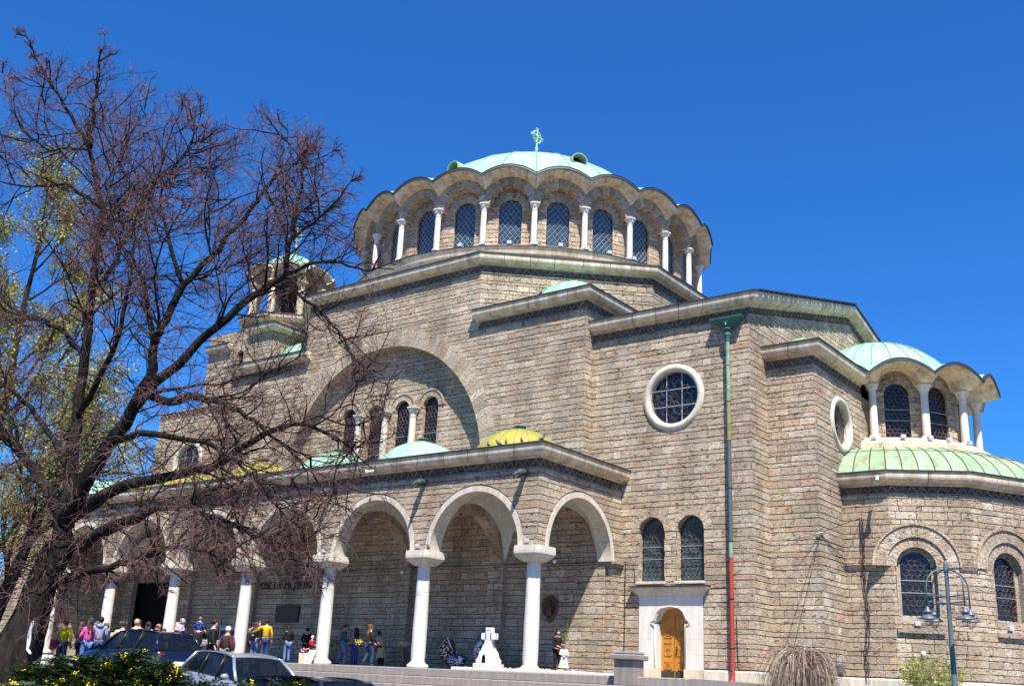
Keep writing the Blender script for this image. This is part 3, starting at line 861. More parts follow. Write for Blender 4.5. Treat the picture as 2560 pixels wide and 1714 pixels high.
# upper apse drum
m = MB(); m.lathe([(5.0, 9.4), (5.0, 9.74), (4.96, 9.78), (4.96, 10.12), (4.92, 10.16), (4.5, 10.40), (4.45, 10.45), (3.6, 10.45)], 48, (AX, AY, 0)); sharp(m.build('upper_apse_base', 'limestone', church))
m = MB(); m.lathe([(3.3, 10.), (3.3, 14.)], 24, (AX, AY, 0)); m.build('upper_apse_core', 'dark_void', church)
NA = 12
def ap_place(a, apo):
    ca, sa = math.cos(a), math.sin(a)
    return lambda u, v, d: (AX+(apo+d)*ca-u*sa, AY+(apo+d)*sa+u*ca, v)
tA = math.tan(pi/NA); arA = RA*math.cos(pi/NA)
inA = lambda u: 12.80+math.sqrt(max(.01, .82**2-u*u)); outA = lambda u: 13.80-.62*(u/1.36)**2
acol = None
for i in (-3, -2, -1, 0, 1, 2):
    a = 2*pi*i/NA; pn = ap_place(a, 3.72); hwb = 3.72*tA
    if i > -3:
        w = masonry('upper_apse_wall', church, pn, -hwb, hwb, 10.4, 13.9, [Arch(0, 10.45, 12.52, .54)], endL=False, endR=False)
        rv = MB(); ring(pn, 0, 12.52, .54, .82, 15, .03, -.2, m=rv); jambs(rv, pn, 0, .54, 10.45, 12.52, 0, -.2); chk(rv, par=w)
        window(church, pn, 0, 10.45, 12.52, .53, -.16, 'scroll', 'glass_dark', .2)
    first = None
    for k in range(5):
        rows_ = []
        for j in range(6):
            f = (k+(j/5)*.97+.015)/5*2-1; sec = [ap_place(a, 3.75)(f*3.75*tA*.999, inA(f*1.09), 0)]
            for q in range(7):
                t_ = q/6; apo = arA+(5.28*math.cos(pi/NA)-arA)*t_; zi, zo = inA(f*1.09), outA(f*1.36)-.13
                sec.append(ap_place(a, apo)(f*apo*tA, zi+(zo-zi)*(.15*t_+.85*(1-math.cos(t_*pi/2))), 0))
            sec.append(ap_place(a, 5.28*math.cos(pi/NA))(f*5.28*math.sin(pi/NA), outA(f*1.36), 0))
            sec.append(ap_place(a, arA-.35)(f*(arA-.35)*tA, outA(f*1.36)+.1, 0))
            rows_.append(sec)
        m = MB(); m.loft(rows_, cap=True)
        o = sharp(m.build('scalloped_cornice' if k == 0 else 'cornice_block', 'limestone', church if k == 0 else first), 45)
        if k == 0: first = o
    m = MB(); rr = []
    for j in range(15):
        f = j/7-1; z = outA(f*1.36); pp = ap_place(a, 5.28*math.cos(pi/NA)); u = f*5.28*math.sin(pi/NA)
        rr.append([pp(u, z, .05), pp(u, z-.045, .055), pp(u, z-.04, -.02), pp(u, z+.05, -.1), pp(u, z+.055, .055)])
    m.loft(rr); m.build('metal_flashing', 'roof_metal', first)
    m = MB(); rr = []
    for j in range(15):
        f = j/7-1; row = []
        for t_ in (0, .35, .7, 1):
            apo = 5.25*math.cos(pi/NA)*(1-t_)+3.62*t_; z0 = outA(f*1.36)+.035
            row.append(ap_place(a, apo)(f*apo*tA, z0+(13.95-z0)*t_**.9, 0))
        rr.append(row)
    m.loft(rr, closed=False); m.build('scallop_roof', 'copper', first, True)
    ac = a+pi/NA; loc = (AX+RA*math.cos(ac), AY+RA*math.sin(ac), 10.45)
    if acol is None: acol = column(church, loc, 2.46, .165, .5, .27, 'marble', rotz=ac)
    else: dup(acol, church, loc, ac)
ad = dome(church, (AX, AY), 4.0, 12.0, 13.55, 24, 'copper', 2, .03, 'apse_dome')
m = MB(); m.tube([(AX+4.0*math.cos(t_)*math.cos(j*pi/24)*1.004, AY+4.0*math.cos(t_)*math.sin(j*pi/24)*1.004, 12+4.0*math.sin(t_)*1.004) for j in range(49) for t_ in [math.asin(.46)+.055*(1 if j % 2 else -1)]], .022, 5, False)
m.build('zigzag_seam', 'copper_seam', ad)

# --- bell tower and blocks behind the west wing
def block(nm, x0, x1, y0, y1, z0, z1, faces='FE', ops=(), oh=True):
    w_ = masonry(nm, church, fx(y0), x0, x1, z0, z1, list(ops))
    m_ = MB(); col = (.45, .36, .28)
    m_.add([(x1, y0, z0), (x1, y1, z0), (x1, y1, z1), (x1, y0, z1)], [(0, 1, 2, 3)], col)
    m_.add([(x0, y0, z0), (x0, y1, z0), (x0, y1, z1), (x0, y0, z1)], [(3, 2, 1, 0)], col)
    m_.add([(x0, y0, z1), (x1, y0, z1), (x1, y1, z1), (x0, y1, z1)], [(0, 1, 2, 3)], col)
    m_.build('side_faces', 'travertine', w_)
    return w_
tw_ops = [Arch(-29.0, 17.6, 18.45, .3), Arch(-27.75, 17.6, 18.45, .3)]
w = block('tower_wall', -32.3, -25.6, 7.5, 13.5, 14.5, 20.1, ops=tw_ops)
pq = fx(7.5); rv = MB()
for o in tw_ops:
    ring(pq, o.uc, o.spring, .3, .5, 9, .02, -.3, m=rv); jambs(rv, pq, o.uc, .3, o.sill, o.spring, 0, -.3); window(church, pq, o.uc, 17.6, 18.45, .3, -.25, 'plain')
chk(rv, par=w)
TX, TY = -28.1, 10.1
og = lambda rr, z, n=8: [(TX+rr/math.cos(pi/8)*math.cos(pi/8+i*pi/4), TY+rr/math.cos(pi/8)*math.sin(pi/8+i*pi/4), z) for i in range(n)]
m = MB(); m.loft([og(2.5, 20.05), og(2.5, 20.45)], True, col=(.42, .34, .26)); m.build('tower_drum', 'travertine', church)
cornice(church, og(2.5, 20.85), PROF(.4, .42), 1.2, closed=True)
cornice(church, [(-32.3, 7.5, 19.3), (-29.9, 7.5, 19.3)], PROF(.35, .4), 1.2)
w = block('tower_porch', -27.0, -24.7, 6.4, 9, 16, 19.0)
cornice(church, [(-27.0, 6.4, 19.45), (-24.7, 6.4, 19.45), (-24.7, 9, 19.45)], PROF(.35, .42), 1.2)
m = MB(); m.add([(-27.3, 6.1, 19.47), (-24.4, 6.1, 19.47), (-24.4, 9, 19.47), (-27.3, 9, 19.47)], [(0, 1, 2, 3)]); m.build('tower_porch_roof', 'copper', church)
m = MB(); m.loft([og(2.2, 20.8), og(2.2, 21.0)], True); m.build('belfry_floor', 'limestone', church)
tcol = None
for i in range(8):
    a = i*pi/4+pi/8; loc = (TX+2.35*math.cos(a), TY+2.35*math.sin(a), 20.95)
    if tcol is None: tcol = column(church, loc, 2.3, .22, .45, .32, 'limestone', cross=False, rotz=a)
    else: dup(tcol, church, loc, a)
bel = None
for i in range(8):
    a = i*pi/4; apo = 2.35*math.cos(pi/8)
    def tp(u, v, d, a=a, apo=apo): return (TX+(apo+d)*math.cos(a)-u*math.sin(a), TY+(apo+d)*math.sin(a)+u*math.cos(a), v)
    m = MB(); ring(tp, 0, 23.25, .62, 1.12, 11, .2, -.25, m=m, limit=.9)
    o = m.build('belfry_arch', 'travertine', church)
    m = MB(); rr = []
    for j in range(11):
        f = j/5-1; z = 24.35-.4*f*f; rr.append([tp(f*.9, z-.2, .2), tp(f*1.02, z, .62), tp(f*1.02, z+.05, .62), tp(f*.5, z+.25, -.6)])
    m.loft(rr); m.build('scallop_eave', 'limestone', o)
dome(church, (TX, TY), 2.1, 23.7, 24.3, 16, 'copper', 1, .025, 'belfry_dome')
m = MB(); m.lathe([(.3, 0), (.1, .4), (.08, .7), (.16, .8), (.06, .9)], 10, (TX, TY, 25.75)); fin2 = m.build('belfry_cross', 'copper', church, True)
m = MB(); m.tube([(TX, TY, 26.5), (TX, TY, 27.9)], .06, 6); m.tube([(TX-.35, TY-.25, 27.35), (TX+.35, TY+.25, 27.35)], .055, 6)
m.tube([(TX+.3*math.cos(i*pi/8), TY+.2*math.cos(i*pi/8), 27.3+.34*math.sin(i*pi/8)) for i in range(17)], .035, 5); m.build('cross_arms', 'copper', fin2)
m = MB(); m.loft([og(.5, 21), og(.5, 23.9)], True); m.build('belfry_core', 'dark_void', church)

# --- portico
NB = 6; SP = 5.46; cen = [-SP*(k+.5) for k in range(NB)]
pf = fx(-.35)
ops = [Arch(c, 4.4, 4.55, 2.41) for c in cen]
w = masonry('portico_wall', church, pf, -38.2, .35, 4.5, 7.42, ops, endL=True, endR=True, pieces=0)
frieze(w, pf, -38.2, .35, 7.46, 7.78)
pe = fe(.35)
w2 = masonry('portico_end_wall', church, pe, -.35, 5.5, 4.5, 7.42, [Arch(2.59, 4.4, 4.55, 2.41)], endL=True, endR=False)
frieze(w2, pe, -.35, 5.5, 7.46, 7.78)
masonry('portico_wall', church, pf, -38.2, -SP*6-.45, -.7, 4.5)
p_, L_ = planeP((-SP*6-.45, -.35), (-SP*6-.45, 4.9)); masonry('portico_west_wall', church, p_, 0, L_, -.02, 8.0, endR=False)
for c in cen: ring(pf, c, 4.5, 2.20, 2.42, 9, .015, -.68, objs=w, mat='limestone_clean', sub=4, jit=.004)
ring(pe, 2.59, 4.5, 2.20, 2.42, 9, .015, -.68, objs=w2, mat='limestone_clean', sub=4, jit=.004)
# inner faces of the arcade and end wall, plain plaster; vaults; transverse arches
inn = MB()
for wl, (u0, u1), pfn, oo in ((0, (-38.2, .3), lambda u, v, d: (u, .33+d, v), ops), (1, (-.3, 5.5), lambda u, v, d: (-.33-d, u, v), [Arch(2.59, 4.4, 4.55, 2.41)])):
    r_, s_ = cut(u0, u1, 4.5, 8.0, oo)
    for (a, b, c, d, _, _) in r_: inn.add([pfn(a, c, 0), pfn(b, c, 0), pfn(b, d, 0), pfn(a, d, 0)], [(0, 1, 2, 3)])
    for us, lo, hi in s_:
        k = len(us); inn.add([pfn(u, l, 0) for u, l in zip(us, lo)]+[pfn(u, h, 0) for u, h in zip(us, hi)], [(i, i+1, k+i+1, k+i) for i in range(k-1)])
inn.build('inner_plaster', 'plaster_white', w)
pbk = fx(4.88)
bw = masonry('portico_back_wall', church, pbk, -38.2, .0, -.02, 8.1, [Rect(-33.2, -28.9, -1, 4.2)], endL=False, endR=False, pieces=20)
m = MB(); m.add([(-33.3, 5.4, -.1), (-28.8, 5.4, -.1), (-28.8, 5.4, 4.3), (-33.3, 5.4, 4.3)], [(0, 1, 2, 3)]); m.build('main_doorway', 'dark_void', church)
for k in range(NB):
    x0, x1, y0, y1 = -SP*(k+1)+.3, -SP*k-.3, .33, 4.86; cxv, cyv = (x0+x1)/2, (y0+y1)/2
    m = MB(); n = 12; Rv = math.hypot((x1-x0)/2, (y1-y0)/2)
    m.loft([[(x0+(x1-x0)*i/n, y0+(y1-y0)*j/n, 4.55+math.sqrt(max(0, Rv*Rv-(x0+(x1-x0)*i/n-cxv)**2-(y0+(y1-y0)*j/n-cyv)**2))) for i in range(n+1)] for j in range(n+1)], closed=False)
    m.build('vault', 'plaster_white', church, True)
for k in range(1, NB+1):
    tp = lambda u, v, d, k=k: (-SP*k+d, u, v)
    m = MB(); ring(tp, 2.6, 4.5, 2.0, 2.32, 15, .3, -.3, m=m)
    m.build('transverse_arch', 'travertine', church)
    m = MB(); r_, s_ = cut(.3, 4.9, 4.5, 8.0, [Arch(2.6, 4.4, 4.5, 2.31)])
    for sd in (-.28, .28):
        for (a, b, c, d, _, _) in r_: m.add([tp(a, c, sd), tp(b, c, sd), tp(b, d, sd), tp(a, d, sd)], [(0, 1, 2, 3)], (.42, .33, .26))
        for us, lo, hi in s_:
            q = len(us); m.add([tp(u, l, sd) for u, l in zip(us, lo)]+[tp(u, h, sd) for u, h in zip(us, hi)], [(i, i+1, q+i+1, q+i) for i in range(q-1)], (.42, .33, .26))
    m.build('transverse_wall', 'travertine', church)
    p_, L_ = planeP((-SP*k-.42, 4.62), (-SP*k+.42, 4.62))
    q = masonry('pilaster', church, p_, 0, L_, 0, 4.5)
    m = MB()
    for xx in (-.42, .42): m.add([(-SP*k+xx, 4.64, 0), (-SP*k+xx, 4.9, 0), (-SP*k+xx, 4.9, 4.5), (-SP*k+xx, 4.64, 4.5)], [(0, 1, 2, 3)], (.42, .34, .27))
    m.build('pilaster_side', 'travertine', q)
# respond pilaster at the end arch
p_, L_ = planeP((-.37, 5.02), (.37, 5.02)); q = masonry('respond', church, p_, 0, L_, 0, 4.25)
p_, L_ = planeP((.37, 5.02), (.37, 5.5)); masonry('respond_side', church, p_, 0, L_, 0, 4.25, endR=False)
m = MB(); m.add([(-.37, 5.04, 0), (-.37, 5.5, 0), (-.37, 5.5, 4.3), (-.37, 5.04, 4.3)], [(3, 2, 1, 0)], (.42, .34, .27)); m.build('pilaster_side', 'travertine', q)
m = MB()
for z0, z1, o in ((4.25, 4.33, .06), (4.33, 4.41, .12), (4.41, 4.5, .18)): m.box((-.37-o, 5.02-o, z0), (.37+o, 5.5-.003, z1), (.42, .34, .27))
m.build('impost', 'travertine', q)
# columns
for k in range(NB+1):
    m = MB(); m.lathe([(.27, .22), (.285, .5), (.285, 1.6), (.25, 3.86), (.245, 3.93)], 28)
    o = m.build('portico_column', 'marble', church, True); o.location = (-SP*k, 0, 0)
    b_ = MB(); b_.lathe([(0, -.02), (.40, -.02), (.43, .04), (.42, .12), (.36, .16), (.32, .18), (.29, .23), (.27, .24)], 28); b_.build('base', 'marble', o, True)
    c_ = MB(); sq = lambda w_, z, ch: [(x*w_+(-ch if x > 0 else ch)*(1 if sx else 0), y*w_+(-ch if y > 0 else ch)*(0 if sx else 1), z) for x, y, sx in ((1, -1, 0), (1, 1, 0), (1, 1, 1), (-1, 1, 1), (-1, 1, 0), (-1, -1, 0), (-1, -1, 1), (1, -1, 1))]
    c_.loft([sq(.33, 3.92, .12), sq(.42, 3.97, .12), sq(.57, 4.12, .13), sq(.615, 4.20, .13), sq(.62, 4.30, .12), sq(.61, 4.49, .12)], True)
    c_.build('capital', 'limestone_clean', o)
cornice(church, [(-38.2, -.35, 8.27), (.35, -.35, 8.27), (.35, 5.5, 8.27)], PR, 1.25)
m = MB(); m.add([(-38.6, -.7, 8.24), (.7, -.7, 8.24), (.7, 5.5, 8.24), (-38.6, 5.5, 8.24)], [(0, 1, 2, 3)]); m.build('portico_roof', 'zinc', church)
for k, c in enumerate(cen):
    d_ = dome(church, (c, 2.35), 2.3, 7.42, 8.2, 18, ('yellow_sheet', 'copper', 'copper', 'yellow_sheet', 'yellow_sheet', 'yellow_sheet')[k], 1, .014, 'portico_dome', ribmat='copper_old' if k in (1, 2) else 'pipe_ochre')
    m = MB(); m.lathe([(.26, 0), (.22, .05), (.12, .08), (.12, .12), (.27, .14), (.22, .19), (0.01, .22)], 12, (c, 2.35, 9.72)); m.build('finial', 'copper_dark', d_, True)
# water spouts
def spout(x):
    m_ = MB(); y0 = -.30
    pts = [(x, y0, 7.22), (x-.01, y0-.2, 7.25), (x-.02, y0-.38, 7.2), (x-.03, y0-.52, 7.12)]
    m_.tube(pts, [.13, .12, .15, .12], 10); o = m_.build('waterspout', 'spout_bronze', church, True)
    b_ = MB(); b_.tube([(x-.03, y0-.5, 7.17), (x-.05, y0-.66, 7.1), (x-.06, y0-.8, 7.0)], [.10, .06, .02], 8); b_.tube([(x-.03, y0-.5, 7.06), (x-.05, y0-.62, 7.0), (x-.06, y0-.72, 6.9)], [.08, .05, .02], 8); b_.build('beak', 'spout_bronze', o, True)
    e_ = MB()
    for s_ in (-1, 1): e_.lathe([(0.001, -.035), (.035, 0), (.001, .035)], 8, (x-.03+s_*.12, y0-.42, 7.26))
    e_.build('eyes', 'spout_bronze', o, True)
for x in (-.3, -5.44, -10.9, -16.4, -21.8, -27.3): spout(x)

# --- plinths, platform and steps
for p_, q_ in (((-1.25, 5.5), (1.26, 5.5)), ((4.13, 5.5), (6.25, 5.5)), ((6.25, 5.5), (6.25, 7.06)), ((6.25, 7.06), (8.27, 7.06)), ((8.27, 7.06), (8.27, 9.5)), ((8.27, 9.5), (10.1, 9.5)), ((10.1, 9.5), (12.7, 11.0)), ((12.7, 11.0), (14.7, 14.46))):
    pp, L = planeP(p_, q_); n = max(1, round(L/1.2)); 
    for i in range(n):
        a_, b_ = L*i/n+.004, L*(i+1)/n-.004
        m = MB(); m.hexa([pp(a_, -.9, -.05), pp(b_, -.9, -.05), pp(b_, -.9, .07), pp(a_, -.9, .07), pp(a_, .45, -.05), pp(b_, .45, -.05), pp(b_, .38, .07), pp(a_, .38, .07)]); m.build('plinth_slab', 'limestone_clean', church)
stp = MB(); stp.add([(-40, -.95, -.3), (7.0, -.95, -.3), (7.0, 5.4, -.3), (-40, 5.4, -.3), (-40, -.95, 0), (7.0, -.95, 0), (7.0, 5.4, 0), (-40, 5.4, 0)], [(4, 5, 6, 7), (1, 2, 6, 5)])
plat = struct(stp.build('platform', 'granite'))
for r_ in range(3):
    x = -16.5 if r_ == 0 else -17; y0 = -1.0-.38*r_; z1 = -.003-.30*r_; x = -30.
    while x < 7.0:
        w_ = rng.uniform(.85, 1.35); e_ = min(x+w_, 7.0)
        m = MB(); m.bevbox((x+.004, y0-.0, z1-.30), (e_-.004, y0+.42, z1), .028)
        m.build('step_block', 'granite', plat); x = e_
# ------------------------------------------------------------------ church details: door, pipe, lettering
pd = fx(5.5)
# door frame blocks (limestone), opening 2.22..3.25, head at 2.75
DC = 2.69; DW = .62; DSP = 2.12
def dprof(k):   # ogee-headed opening outline, right half from foot to crown
    return [(DW, -.1), (DW, DSP-.05), (DW+.16, DSP-.02), (DW+.14, DSP+.05), (DW+.03, DSP+.12), (DW-.02, DSP+.26), (DW-.10, DSP+.42), (DW-.25, DSP+.56), (0, DSP+.62)]
dm = MB(); hp = dprof(0)
half = [(DC+x, z) for x, z in hp]; left = [(DC-x, z) for x, z in reversed(hp[:-1])]
outl = half+left
def fwall(z0, z1, x0, x1, d):
    pass
df = None
for (z0, z1) in ((-.12, .42), (.42, 1.0), (1.0, 1.55), (1.55, 2.1)):
    for s_ in (-1, 1):
        m = MB(); a_, b_ = (DC+DW, 4.10) if s_ > 0 else (1.28, DC-DW)
        pr = .10 if z0 < 0 else .04
        m.hexa([pd(a_, z0+.002, pr), pd(b_, z0+.002, pr), pd(b_, z0+.002, -.5), pd(a_, z0+.002, -.5), pd(a_, z1-.002, pr), pd(b_, z1-.002, pr), pd(b_, z1-.002, -.5), pd(a_, z1-.002, -.5)])
        nm = 'door_surround' if df is None else 'surround_block'
        o = m.build(nm, 'limestone' if z0 < 0 else 'marble', church if df is None else df); df = df or o
# head slab with the shaped opening
m = MB(); top = 3.16
pts = [(4.10, 2.1), (4.10, top), (1.28, top), (1.28, 2.1)]+[(x, z) for x, z in left[::-1] if z >= 2.09][0:0]
inner = [(DC-x, z) for x, z in hp if z > 2.1]+[(DC+x, z) for x, z in reversed(hp[:-1]) if z > 2.1]
# bands from the inner outline up to the top
for (xa, za), (xb, zb) in zip(inner[:-1], inner[1:]):
    if xb > xa+1e-4: m.hexa([pd(xa, za, .04), pd(xb, zb, .04), pd(xb, zb, -.5), pd(xa, za, -.5), pd(xa, top, .04), pd(xb, top, .04), pd(xb, top, -.5), pd(xa, top, -.5)])
m.box((1.28, 5.46, 2.1), (inner[0][0]-.0, 6.0, top)); m.box((inner[-1][0], 5.46, 2.1), (4.10, 6.0, top))
m.build('head_block', 'marble', df)
m = MB(); m.tube([pd(x, z, .06) for x, z in [(DC-DW-.05, -.1), (DC-DW-.05, DSP-.1)]+[(DC-x*1.1, z+.03) for x, z in hp[2:]]+[(DC+x*1.1, z+.03) for x, z in reversed(hp[2:-1])]+[(DC+DW+.05, DSP-.1), (DC+DW+.05, -.1)]], .03, 5); m.build('hood_mould', 'marble', df, True)
m = MB(); prof = [(0, 3.14), (.04, 3.14), (.06, 3.20), (.12, 3.26), (.22, 3.38), (.30, 3.44), (.30, 3.50), (0, 3.52)]
m.loft([[(1.28-o, 5.5-o, z) for o, z in prof], [(4.10+o, 5.5-o, z) for o, z in prof]], True)
for x_, s_ in ((1.28, -1), (4.10, 1)): m.loft([[(x_+s_*o, 5.5-o, z) for o, z in prof], [(x_+s_*o, 5.6, z) for o, z in prof]], True)
m.build('door_cornice', 'limestone_clean', df)
m = MB(); m.box((.95, 5.15, 3.522), (4.43, 5.62, 3.55)); m.build('cornice_lead', 'rust_iron', df)
# tympanum and leaves
m = MB(); m.add([pd(x, z, -.40) for x, z in [(DC-DW-.1, 1.9), (DC+DW+.1, 1.9), (DC+DW+.1, 2.85), (DC-DW-.1, 2.85)]], [(0, 1, 2, 3)]); m.build('tympanum', 'oak', df)
for s_ in (-1, 1):
    a_, b_ = (DC+.012, DC+DW-.01) if s_ > 0 else (DC-DW+.01, DC-.012)
    m = MB(); head = lambda x: 2.02+.40*math.sqrt(max(0, 1-((x-DC)/(DW+.02))**2))
    n = 8; us = [a_+(b_-a_)*i/n for i in range(n+1)]
    m.loft([[pd(u, .36, -.36), pd(u, head(u), -.36), pd(u, head(u), -.42), pd(u, .36, -.42)] for u in us], True)
    leaf = m.build('door', 'oak', church)
    m = MB(); m.hexa([pd(a_, -.08, -.345), pd(b_, -.08, -.345), pd(b_, -.08, -.4), pd(a_, -.08, -.4), pd(a_, .36, -.345), pd(b_, .36, -.345), pd(b_, .36, -.4), pd(a_, .36, -.4)]); m.build('kick_plate', 'iron', leaf)
    mid = (a_+b_)/2
    for z0, z1 in ((.42, .72), (.92, 1.42), (1.60, 1.98)):
        m = MB()
        for xa, xb, za, zb in ((mid-.17, mid+.17, z0, z0+.03), (mid-.17, mid+.17, z1-.03, z1), (mid-.17, mid-.15, z0, z1), (mid+.15, mid+.17, z0, z1)):
            m.hexa([pd(xa, za, -.335), pd(xb, za, -.335), pd(xb, za, -.37), pd(xa, za, -.37), pd(xa, zb, -.335), pd(xb, zb, -.335), pd(xb, zb, -.37), pd(xa, zb, -.37)])
        zc = (z0+z1)/2
        if z1-z0 > .45:
            for dx, dz in ((.022, .2), (.10, .022)): m.hexa([pd(mid-dx, zc-dz, -.33), pd(mid+dx, zc-dz, -.33), pd(mid+dx, zc-dz, -.37), pd(mid-dx, zc-dz, -.37), pd(mid-dx, zc+dz, -.33), pd(mid+dx, zc+dz, -.33), pd(mid+dx, zc+dz, -.37), pd(mid-dx, zc+dz, -.37)])
        else:
            m.tube([pd(mid+.10*math.cos(i*pi/8), zc+.10*math.sin(i*pi/8), -.345) for i in range(17)], .014, 5)
            for dx, dz in ((.016, .09), (.09, .016)): m.hexa([pd(mid-dx, zc-dz, -.33), pd(mid+dx, zc-dz, -.33), pd(mid+dx, zc-dz, -.37), pd(mid-dx, zc-dz, -.37), pd(mid-dx, zc+dz, -.33), pd(mid+dx, zc+dz, -.33), pd(mid+dx, zc+dz, -.37), pd(mid-dx, zc+dz, -.37)])
        m.build('carved_panel', 'oak', leaf)
    if s_ > 0:
        m = MB(); m.tube([pd(DC+.09, .98, -.32), pd(DC+.09, 1.30, -.32)], .02, 6); m.tube([pd(DC+.09, 1.16, -.32), pd(DC+.09, 1.16, -.24), pd(DC+.19, 1.16, -.24)], .014, 5); m.build('handle', 'iron', leaf)
m = MB()
for i in range(40): m.lathe([(.001, 0), (.022, .012), (.022, .04), (.001, .052)], 6, (DC, 5.84, -.05+i*.058))
m.build('rope_moulding', 'oak', church)
m = MB(); m.box((2.1, 5.3, -.10), (3.4, 6.0, -.06)); m.build('threshold', 'marble', df)

# drain pipe
PX, PY = 5.40, 5.30
def seg(z0, z1, mat_, r=.085, par=None):
    m_ = MB(); m_.lathe([(r, z0), (r, z1)], 12, (PX+.018*0, PY, 0)); return m_.build('pipe_length' if par else 'drainpipe', mat_, par or church, True)
dp = seg(5.15, 9.1, 'grey_paint')
for z0, z1, mt in ((9.1, 10.7, 'pipe_ochre'), (10.7, 13.2, 'pipe_green'), (4.55, 5.15, 'pipe_green'), (.25, 4.55, 'red_paint')): seg(z0+.002, z1-.002, mt, par=dp)
m = MB(); m.tube([(PX, PY, .3), (PX, PY, .12), (PX, PY-.12, -.02)], [.085, .088, .092], 10, False); m.build('pipe_shoe', 'red_paint', dp, True)
for z in (1.2, 3.0, 5.15, 7.2, 9.1, 10.7, 12.2):
    m = MB(); m.lathe([(.088, 0), (.102, .012), (.102, .05), (.088, .062)], 12, (PX, PY, z)); m.tube([(PX, PY+.08, z+.03), (PX, 5.52, z+.03)], .018, 5); m.build('pipe_collar', 'iron' if z < 9 else 'pipe_green', dp, True)
m = MB(); m.lathe([(.085, 13.2), (.12, 13.28), (.085, 13.36), (.16, 13.46), (.17, 13.52), (.10, 13.6), (.10, 13.68), (.2, 13.72), (.2, 13.76), (.11, 13.8)], 14, (PX, PY, 0))
m.build('pipe_vase', 'copper_dark', dp, True)
m = MB()
rows_ = []
for z, wx, yf in ((13.78, .18, .12), (13.88, .38, .2), (14.05, .55, .3), (14.12, .66, .36), (14.18, .70, .38), (14.22, .70, .38)): rows_.append([(PX-wx, 5.5, z), (PX-wx, 5.45-yf, z), (PX+wx, 5.45-yf, z), (PX+wx, 5.5, z)])
m.loft(rows_, True); hop = m.build('rain_hopper', 'copper_dark', dp)
m = MB(); m.box((PX-.02, 5.14, 13.9), (PX+.02, 5.22, 14.12)); m.box((PX-.09, 5.14, 14.0), (PX+.09, 5.22, 14.04)); m.build('hopper_cross', 'copper', hop)

# lettering on the wall behind the arcade
def text(s_, loc, size, mat_, rot=(pi/2, 0, 0), ext=.02, name='lettering', parent=None):
    cu = bpy.data.curves.new(name, 'FONT'); cu.body = s_; cu.size = size; cu.extrude = ext; cu.align_x = 'LEFT'
    o = bpy.data.objects.new(name, cu); C.objects.link(o)
    dg = bpy.context.evaluated_depsgraph_get(); me = bpy.data.meshes.new_from_object(o.evaluated_get(dg))
    bpy.data.objects.remove(o)
    me.materials.clear(); me.materials.append(MAT[mat_])
    o = bpy.data.objects.new(name, me); C.objects.link(o); o.location = loc; o.rotation_euler = rot; o.parent = parent
    return o
text('ХРАМ', (-18.9, 4.83, 4.16), .50, 'bronze_letters', parent=church)
text('СВЕТА  НЕДЕЛЯ', (-21.3, 4.83, 3.68), .50, 'bronze_letters', parent=church)
# plaque and oval relief
m = MB(); m.bevbox((-19.75, 4.76, 2.02), (-18.05, 4.86, 2.85), .02); o = m.build('wall_plaque', 'dark_plaque', church)
m = MB()
for k in range(7): m.box((-19.6, 4.752, 2.14+k*.09), (-18.2, 4.762, 2.17+k*.09))
m.build('inscription', 'bronze', o)
m = MB(); rr = []
for (sc, d) in ((1.0, .02), (1.0, .08), (.9, .11), (.84, .07), (.0, .06)): rr.append([(-2.63+.40*sc*math.cos(a), 4.845-d, 2.72+.45*sc*math.sin(a)) for a in [i*2*pi/28 for i in range(28)]])
m.loft(rr); o = m.build('oval_relief', 'bronze', church, True)
m = MB(); m.lathe([(.001, .62), (.05, .6), (.075, .5), (.06, .42), (.13, .36), (.17, .15), (.14, -.05)], 10, (-2.63, 4.77, 2.4)); o2 = m.build('relief_figure', 'bronze', o, True)
m = MB(); m.add([(-2.83, 4.80, 2.18), (-2.63, 4.80, 2.08), (-2.43, 4.80, 2.18), (-2.45, 4.80, 2.26), (-2.81, 4.80, 2.26), (-2.83, 4.84, 2.18), (-2.63, 4.84, 2.08), (-2.43, 4.84, 2.18), (-2.45, 4.84, 2.26), (-2.81, 4.84, 2.26)], [(0, 1, 2, 3, 4), (0, 5, 6, 1), (1, 6, 7, 2), (2, 7, 8, 3), (3, 8, 9, 4), (4, 9, 5, 0)]); m.build('relief_bracket', 'bronze', o)
# notice boards by the entrance
for x_ in (-24.9, -24.1, -23.3, -28.4):
    m = MB(); m.box((x_, 4.78, .95), (x_+.62, 4.82, 1.75)); o = m.build('notice_board', 'floodlight', church)
    m = MB(); m.box((x_+.1, 4.77, 1.2), (x_+.5, 4.779, 1.6)); m.build('printed_sheet', 'dark_plaque', o)
# ------------------------------------------------------------------ small things on and round the church
plain('leaf_dark', (.03, .055, .02), .45, .5, var=.4, scale=3); plain('white_petal', (.75, .75, .72), .6, .3); plain('red_petal', (.35, .02, .02), .6, .3)
plain('blue_ribbon', (.03, .06, .22), .5, .4); plain('white_ribbon', (.5, .52, .56), .5, .4); plain('yellow_petal', (.75, .55, .02), .6, .3); plain('violet_petal', (.12, .04, .25), .6, .3); plain('pink_petal', (.6, .2, .3), .6, .3)
plain('brass', (.45, .28, .06), .35, .5, .7); plain('wax', (.7, .62, .42), .6, .3); plain('paper', (.75, .75, .74), .7, .2)
def thingm(m_, name, label, cat, mat, smooth=False, group=None): return tag(m_.build(name, mat, None, smooth), label, cat, group)
